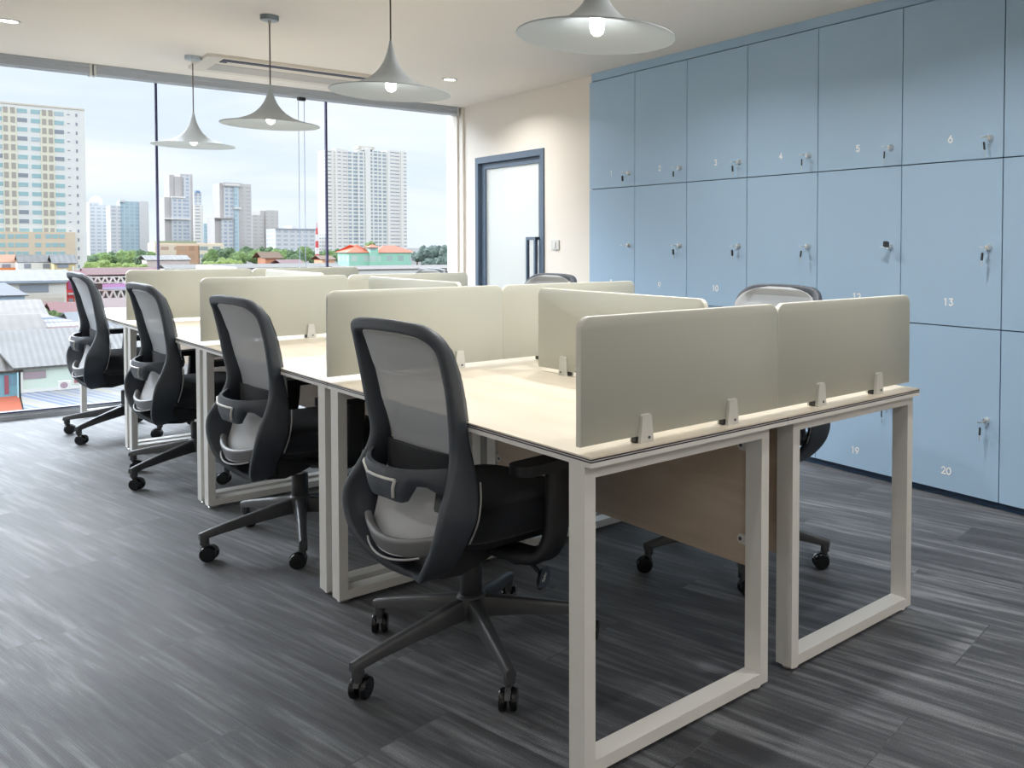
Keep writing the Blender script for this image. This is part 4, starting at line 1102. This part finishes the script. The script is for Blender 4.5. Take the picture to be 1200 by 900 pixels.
tower('pair of grey towers, the taller with ribbed edges, next to the long white slab', [(296, 309, 252, 0, g1), (306, 318, 247, 2, g3), (312, 327, 246.5, 1, g1)], 296, 327, 780, 246)
tower('long low white slab block with a small roof house behind the red and white mast', [(323, 370, 268.5, 0, far_w), (344, 350, 264.5, 4, g4)], 323, 370, 700, 268, [(322, 371, 267.8, 269, -1, 0, cm('slab_cornice', (170, 176, 184)))])
U_ = lambda u: 380+u/5.294
cols = [(U_(30), U_(75), 175.5, 2, wsm), (U_(75), U_(108), 174.8, 0, wsm), (U_(108), U_(150), 175.5, 1.5, wsm), (U_(150), U_(208), 178, 1, wgl), (U_(208), U_(258), 177.5, .2, wgl),
        (U_(258), U_(288), 175, -1.2, cm('white_tower_pier', (238, 235, 228))), (U_(288), U_(302), 176, 0, wgl), (U_(302), U_(340), 177.5, .4, wgl), (U_(340), U_(395), 178, 1, wgl), (U_(395), U_(440), 176.5, 0, wsm), (U_(440), U_(480), 177, 1.5, wsm), (U_(480), U_(515), 177.5, .5, wsm)]
tower('tall white apartment tower with two glazed strips and a white centre pier', cols, U_(30), U_(515), 734, 176, [(U_(222), U_(322), 172, 175, 2, 14, cm('tan_plant_room', (214, 204, 190))), (U_(240), U_(300), 174, 177, 0, 10, wallw)])

b = Bld('school_building', 'mint green building with orange hipped roofs below the tall white tower', 'building', 408, 486, 440, 270)
gw = fg('mint_grid', (168, 220, 196), (140, 170, 168), (216, 232, 220), 3.6, 3.4, .9)
b.box('wall', 409, 482, 296, None, 0, 10, gw); b.box('stair_tower', 432, 441, 289.5, None, -1.5, 3, gw)
hip(b, 'roof', 408, 434, 296, 10, 2.4, cm('orange_tile', (236, 136, 104)), ref=440); hip(b, 'roof', 440, 486, 296, 10, 2.2, cm('orange_tile2', (234, 132, 104)), ref=440)
o = hip(b, 'stair_roof', 431.5, 441.5, 290, 4, 1.0, cm('orange_tile3', (232, 138, 110)), ref=440); o.location.y = -1.5
b = Bld('house', 'small house with a steep orange roof among the trees', 'building', 309, 328, 318, 215)
b.box('wall', 311, 327, 302, None, 0, 7, cm('tan_house', (196, 136, 104))); roof_slope(b, 'roof', 308, 330, 303, 4, 1.5, cm('light_orange_roof', (236, 178, 126)))
b = Bld('house', 'small shed with a rose red roof among the trees', 'building', 330, 356, 343, 200)
b.box('wall', 333, 354, 309, None, 0, 7, cm('rose_house', (196, 120, 124))); roof_slope(b, 'roof', 331, 356, 309.5, 4, .9, cm('rose_roof', (220, 140, 144)))
b = Bld('house', 'small pale orange gable house beside the second window joint', 'building', 377, 389, 383, 230)
b.box('wall', 378, 392, 305, None, 0, 7, cm('apricot_house', (226, 178, 142))); roof_slope(b, 'roof', 377, 392, 304.5, 4, 1.0, cm('apricot_roof', (236, 170, 120)))
b = Bld('low_house', 'long low whitewashed shed in front of the mint green building', 'building', 398, 560, 450, 150)
b.box('wall', 400, 560, 315.5, None, 0, 6, wallw); roof_slope(b, 'roof', 400, 560, 315.5, 4, .5, cm('rusty_white_roof', (224, 208, 198)))
b = Bld('low_house', 'long low pale shed in front of the trees at the middle window', 'building', 196, 398, 300, 170)
b.box('wall', 196, 398, 314.5, None, 0, 6, wallw); roof_slope(b, 'roof', 196, 398, 314.5, 4, .7, cm('pale_shed_roof', (216, 212, 200)))
# mast
mx = gp(371.5, 260); t = thing('radio_mast', 'red and white banded lattice mast in front of the slab block', 'mast', (mx.x, mx.y, GZ))
zt = zz(371.5, 267, 260)-GZ; zb = zz(371.5, 296, 260)-GZ
bm = bmesh.new(); n = 9
for i in range(n):
    r0 = 1.0-.75*i/n; r1 = 1.0-.75*(i+1)/n; z0 = zt*i/n; z1 = zt*(i+1)/n
    m0 = len(bm.faces); lathe([(r0, z0), (r1, z1)], 8, bm)
    bm.faces.ensure_lookup_table()
    for f in bm.faces[m0:]: f.material_index = i % 2
cyl(bm, (0, 0, zt), (0, 0, zt+1.6), .08, n=6)
obj('mast_body', bm, [cm('mast_red', (214, 84, 84)), cm('mast_white', (232, 224, 222))], t)

# --- trees
fol = [foliage('leaf_dark_green', srgb(74, 100, 74), srgb(132, 158, 112)), foliage('leaf_mid_green', srgb(92, 122, 78), srgb(156, 182, 112)), foliage('leaf_light_green', srgb(132, 158, 88), srgb(186, 204, 122)), foliage('leaf_blue_green', srgb(84, 104, 98), srgb(134, 152, 140))]
bark = cm('bark', (122, 108, 92))
def crown_mesh(seed):
    rg = random.Random(seed); bm = bmesh.new()
    for i in range(16):
        a = rg.uniform(0, 2*PI); rr_ = rg.uniform(.1, .62); z = rg.uniform(-.35, .55); r = rg.uniform(.30, .46)*(1-.25*abs(z))
        if i == 0: rr_, z, r = 0, 0, .62
        mt = Matrix.Translation((rr_*math.cos(a)*(1-.4*max(0, z)), rr_*math.sin(a)*(1-.4*max(0, z)), z))
        bmesh.ops.create_icosphere(bm, subdivisions=3, radius=r, matrix=mt)
    for v in bm.verts:
        n_ = v.normal.copy() if v.normal.length else Vector((0, 0, 1))
        v.co += v.co.normalized()*(noise.noise(v.co*5+Vector((seed, 0, 0)))*.14+noise.noise(v.co*13)*.09)
    me = bpy.data.meshes.new('crown'); bm.to_mesh(me); bm.free(); return me
crowns = [crown_mesh(s_) for s_ in (1, 2, 3)]
crowns_m = {}
def tree(px, ytop, d, hw, fi, label, grp='trees between the buildings'):
    p = gp(px, d); ztop = zz(px, ytop, d); r = hw/CF*d; h = min(ztop-GZ-1.5, r*1.9)
    t = thing('tree', label, 'tree', (p.x, p.y, GZ), rb_.uniform(0, 6), grp)
    k = (rb_.randrange(3), fi)
    if k not in crowns_m: me = crowns[k[0]].copy(); me.materials.append(fol[fi]); me.polygons.foreach_set('use_smooth', [False]*len(me.polygons)); crowns_m[k] = me
    o = bpy.data.objects.new('crown', crowns_m[k]); link(o, t); o.scale = (r, r, h/2/.95); o.location = (0, 0, ztop-GZ-h/2)
    obj('trunk', cyl(bmesh.new(), (0, 0, 0), (.1, 0, ztop-GZ-h*.6), .35, .2, 8), bark, t)
TW = [(106, 298, 330, 11), (120, 293, 340, 14), (136, 293, 345, 13), (151, 290, 340, 15), (166, 292, 330, 13), (178, 293, 320, 9), (243, 299, 330, 9), (252, 290, 320, 13), (266, 288, 300, 15), (281, 292, 290, 12), (288, 286, 320, 12), (300, 290, 300, 12), (314, 287, 340, 17), (330, 289, 330, 14), (346, 291, 300, 14), (357, 287, 320, 12), (372, 293, 330, 12), (386, 291, 330, 11), (397, 291, 300, 10), (403, 296, 290, 9)]
lt = ['dark green round tree standing in the belt beyond the roofs', 'leafy mid green tree standing in the belt beyond the roofs']
for i, (px, yt, d, hw_) in enumerate(TW): tree(px, yt, d, hw_, i % 2, 'round green tree in the tree belt behind the desk screens and roofs')
for px, yt, d, hw_ in ((107, 305, 235, 9), (121, 303, 230, 10), (137, 307, 235, 9), (152, 306, 230, 10), (166, 308, 235, 9)): tree(px, yt, d, hw_, 2, 'yellowish green bushy tree in front of the darker tree belt', 'yellowish green trees')
for px, yt, d, hw_ in ((262, 301, 250, 12), (246, 304, 245, 10), (276, 304, 250, 9), (352, 304, 240, 8)): tree(px, yt, d, hw_, 2, 'light green low tree in front of the beige apartment block and grey towers', 'light green low trees')
for px, yt, d, hw_ in ((489, 293, 262, 9), (499, 287, 258, 14), (512, 284, 262, 16), (526, 286, 250, 15), (538, 283, 262, 16), (552, 280, 270, 18), (534, 294, 215, 13), (505, 300, 225, 12), (519, 299, 220, 12)): tree(px, yt, d, hw_, 3, 'bluish green tree beside the mint green building near the window jamb', 'bluish green trees')
tree(435, 281, 400, 9, 1, 'green treetop rising behind the orange hipped roofs')
for px, yt, d, hw_ in ((45, 360, 84, 9), (60, 363, 82, 9), (68, 365, 86, 6)): tree(px, yt, d, hw_, 1, 'small leafy tree between the white workshop and the striped roof', 'small trees among the roofs')
#ENDCITY
# ------------------------------------------------------------------ world: thin bright overcast
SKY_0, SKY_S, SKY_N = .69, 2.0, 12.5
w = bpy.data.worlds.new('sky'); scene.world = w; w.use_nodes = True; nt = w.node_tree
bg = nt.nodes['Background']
tc = N(nt, 'ShaderNodeTexCoord'); sep = N(nt, 'ShaderNodeSeparateXYZ'); nt.links.new(tc.outputs['Generated'], sep.inputs[0])
mp = N(nt, 'ShaderNodeMapping'); mp.inputs['Scale'].default_value = (1.3, 1.3, 9); nt.links.new(tc.outputs['Generated'], mp.inputs['Vector'])
nz = N(nt, 'ShaderNodeTexNoise'); nz.inputs['Scale'].default_value = 2.2; nz.inputs['Detail'].default_value = 6; nz.inputs['Roughness'].default_value = .55; nz.inputs['Distortion'].default_value = .4
nt.links.new(mp.outputs[0], nz.inputs['Vector'])
cr = N(nt, 'ShaderNodeValToRGB'); cr.color_ramp.elements[0].position = .35; cr.color_ramp.elements[1].position = .68
cr.color_ramp.elements[0].color = srgb(214, 226, 241); cr.color_ramp.elements[1].color = srgb(240, 244, 250)
nt.links.new(nz.outputs['Fac'], cr.inputs['Fac']); nt.links.new(cr.outputs['Color'], bg.inputs['Color'])
# unseen glow, added to light the room, above 13 degrees, strongest towards the north (+y)
def ss(sock, a, b, lo, hi):
    m = N(nt, 'ShaderNodeMapRange', interpolation_type='SMOOTHSTEP')
    for k, v in (('From Min', a), ('From Max', b), ('To Min', lo), ('To Max', hi)): m.inputs[k].default_value = v
    nt.links.new(sock, m.inputs['Value']); return m.outputs['Result']
def op(o, a, b):
    m = N(nt, 'ShaderNodeMath', operation=o)
    for i_, v in enumerate((a, b)):
        if isinstance(v, (int, float)): m.inputs[i_].default_value = v
        else: nt.links.new(v, m.inputs[i_])
    return m.outputs[0]
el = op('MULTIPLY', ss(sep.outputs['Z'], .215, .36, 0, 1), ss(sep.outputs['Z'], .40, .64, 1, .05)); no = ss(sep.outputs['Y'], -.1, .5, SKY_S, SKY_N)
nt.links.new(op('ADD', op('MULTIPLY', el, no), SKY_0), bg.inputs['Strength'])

# ------------------------------------------------------------------ camera
s, c = math.sin(CT), math.cos(CT)
Rv = Vector((c, -s, 0)); F0 = Vector((s, c, 0)); dn = Vector((0, 0, -1))
F = F0*math.cos(CPIT)+dn*math.sin(CPIT); Dn = dn*math.cos(CPIT)-F0*math.sin(CPIT)
R2 = Rv*math.cos(CROLL)-Dn*math.sin(CROLL); D2 = Rv*math.sin(CROLL)+Dn*math.cos(CROLL)
mw = Matrix(((R2.x, -D2.x, -F.x, CAM.x), (R2.y, -D2.y, -F.y, CAM.y), (R2.z, -D2.z, -F.z, CAM.z), (0, 0, 0, 1)))
cd = bpy.data.cameras.new('camera'); cam = bpy.data.objects.new('camera', cd); COL.objects.link(cam); cam.matrix_world = mw
cd.sensor_fit = 'HORIZONTAL'; cd.sensor_width = 36; cd.lens = CF/1200*36; cd.shift_x = (600-CCX)/1200; cd.shift_y = (CCY-450)/1200
cd.clip_start = .05; cd.clip_end = 5000
scene.camera = cam
vs = scene.view_settings; vs.view_transform = 'Standard'; vs.look = 'None'; vs.gamma = 1; vs.use_curve_mapping = False; vs.exposure = 0.8
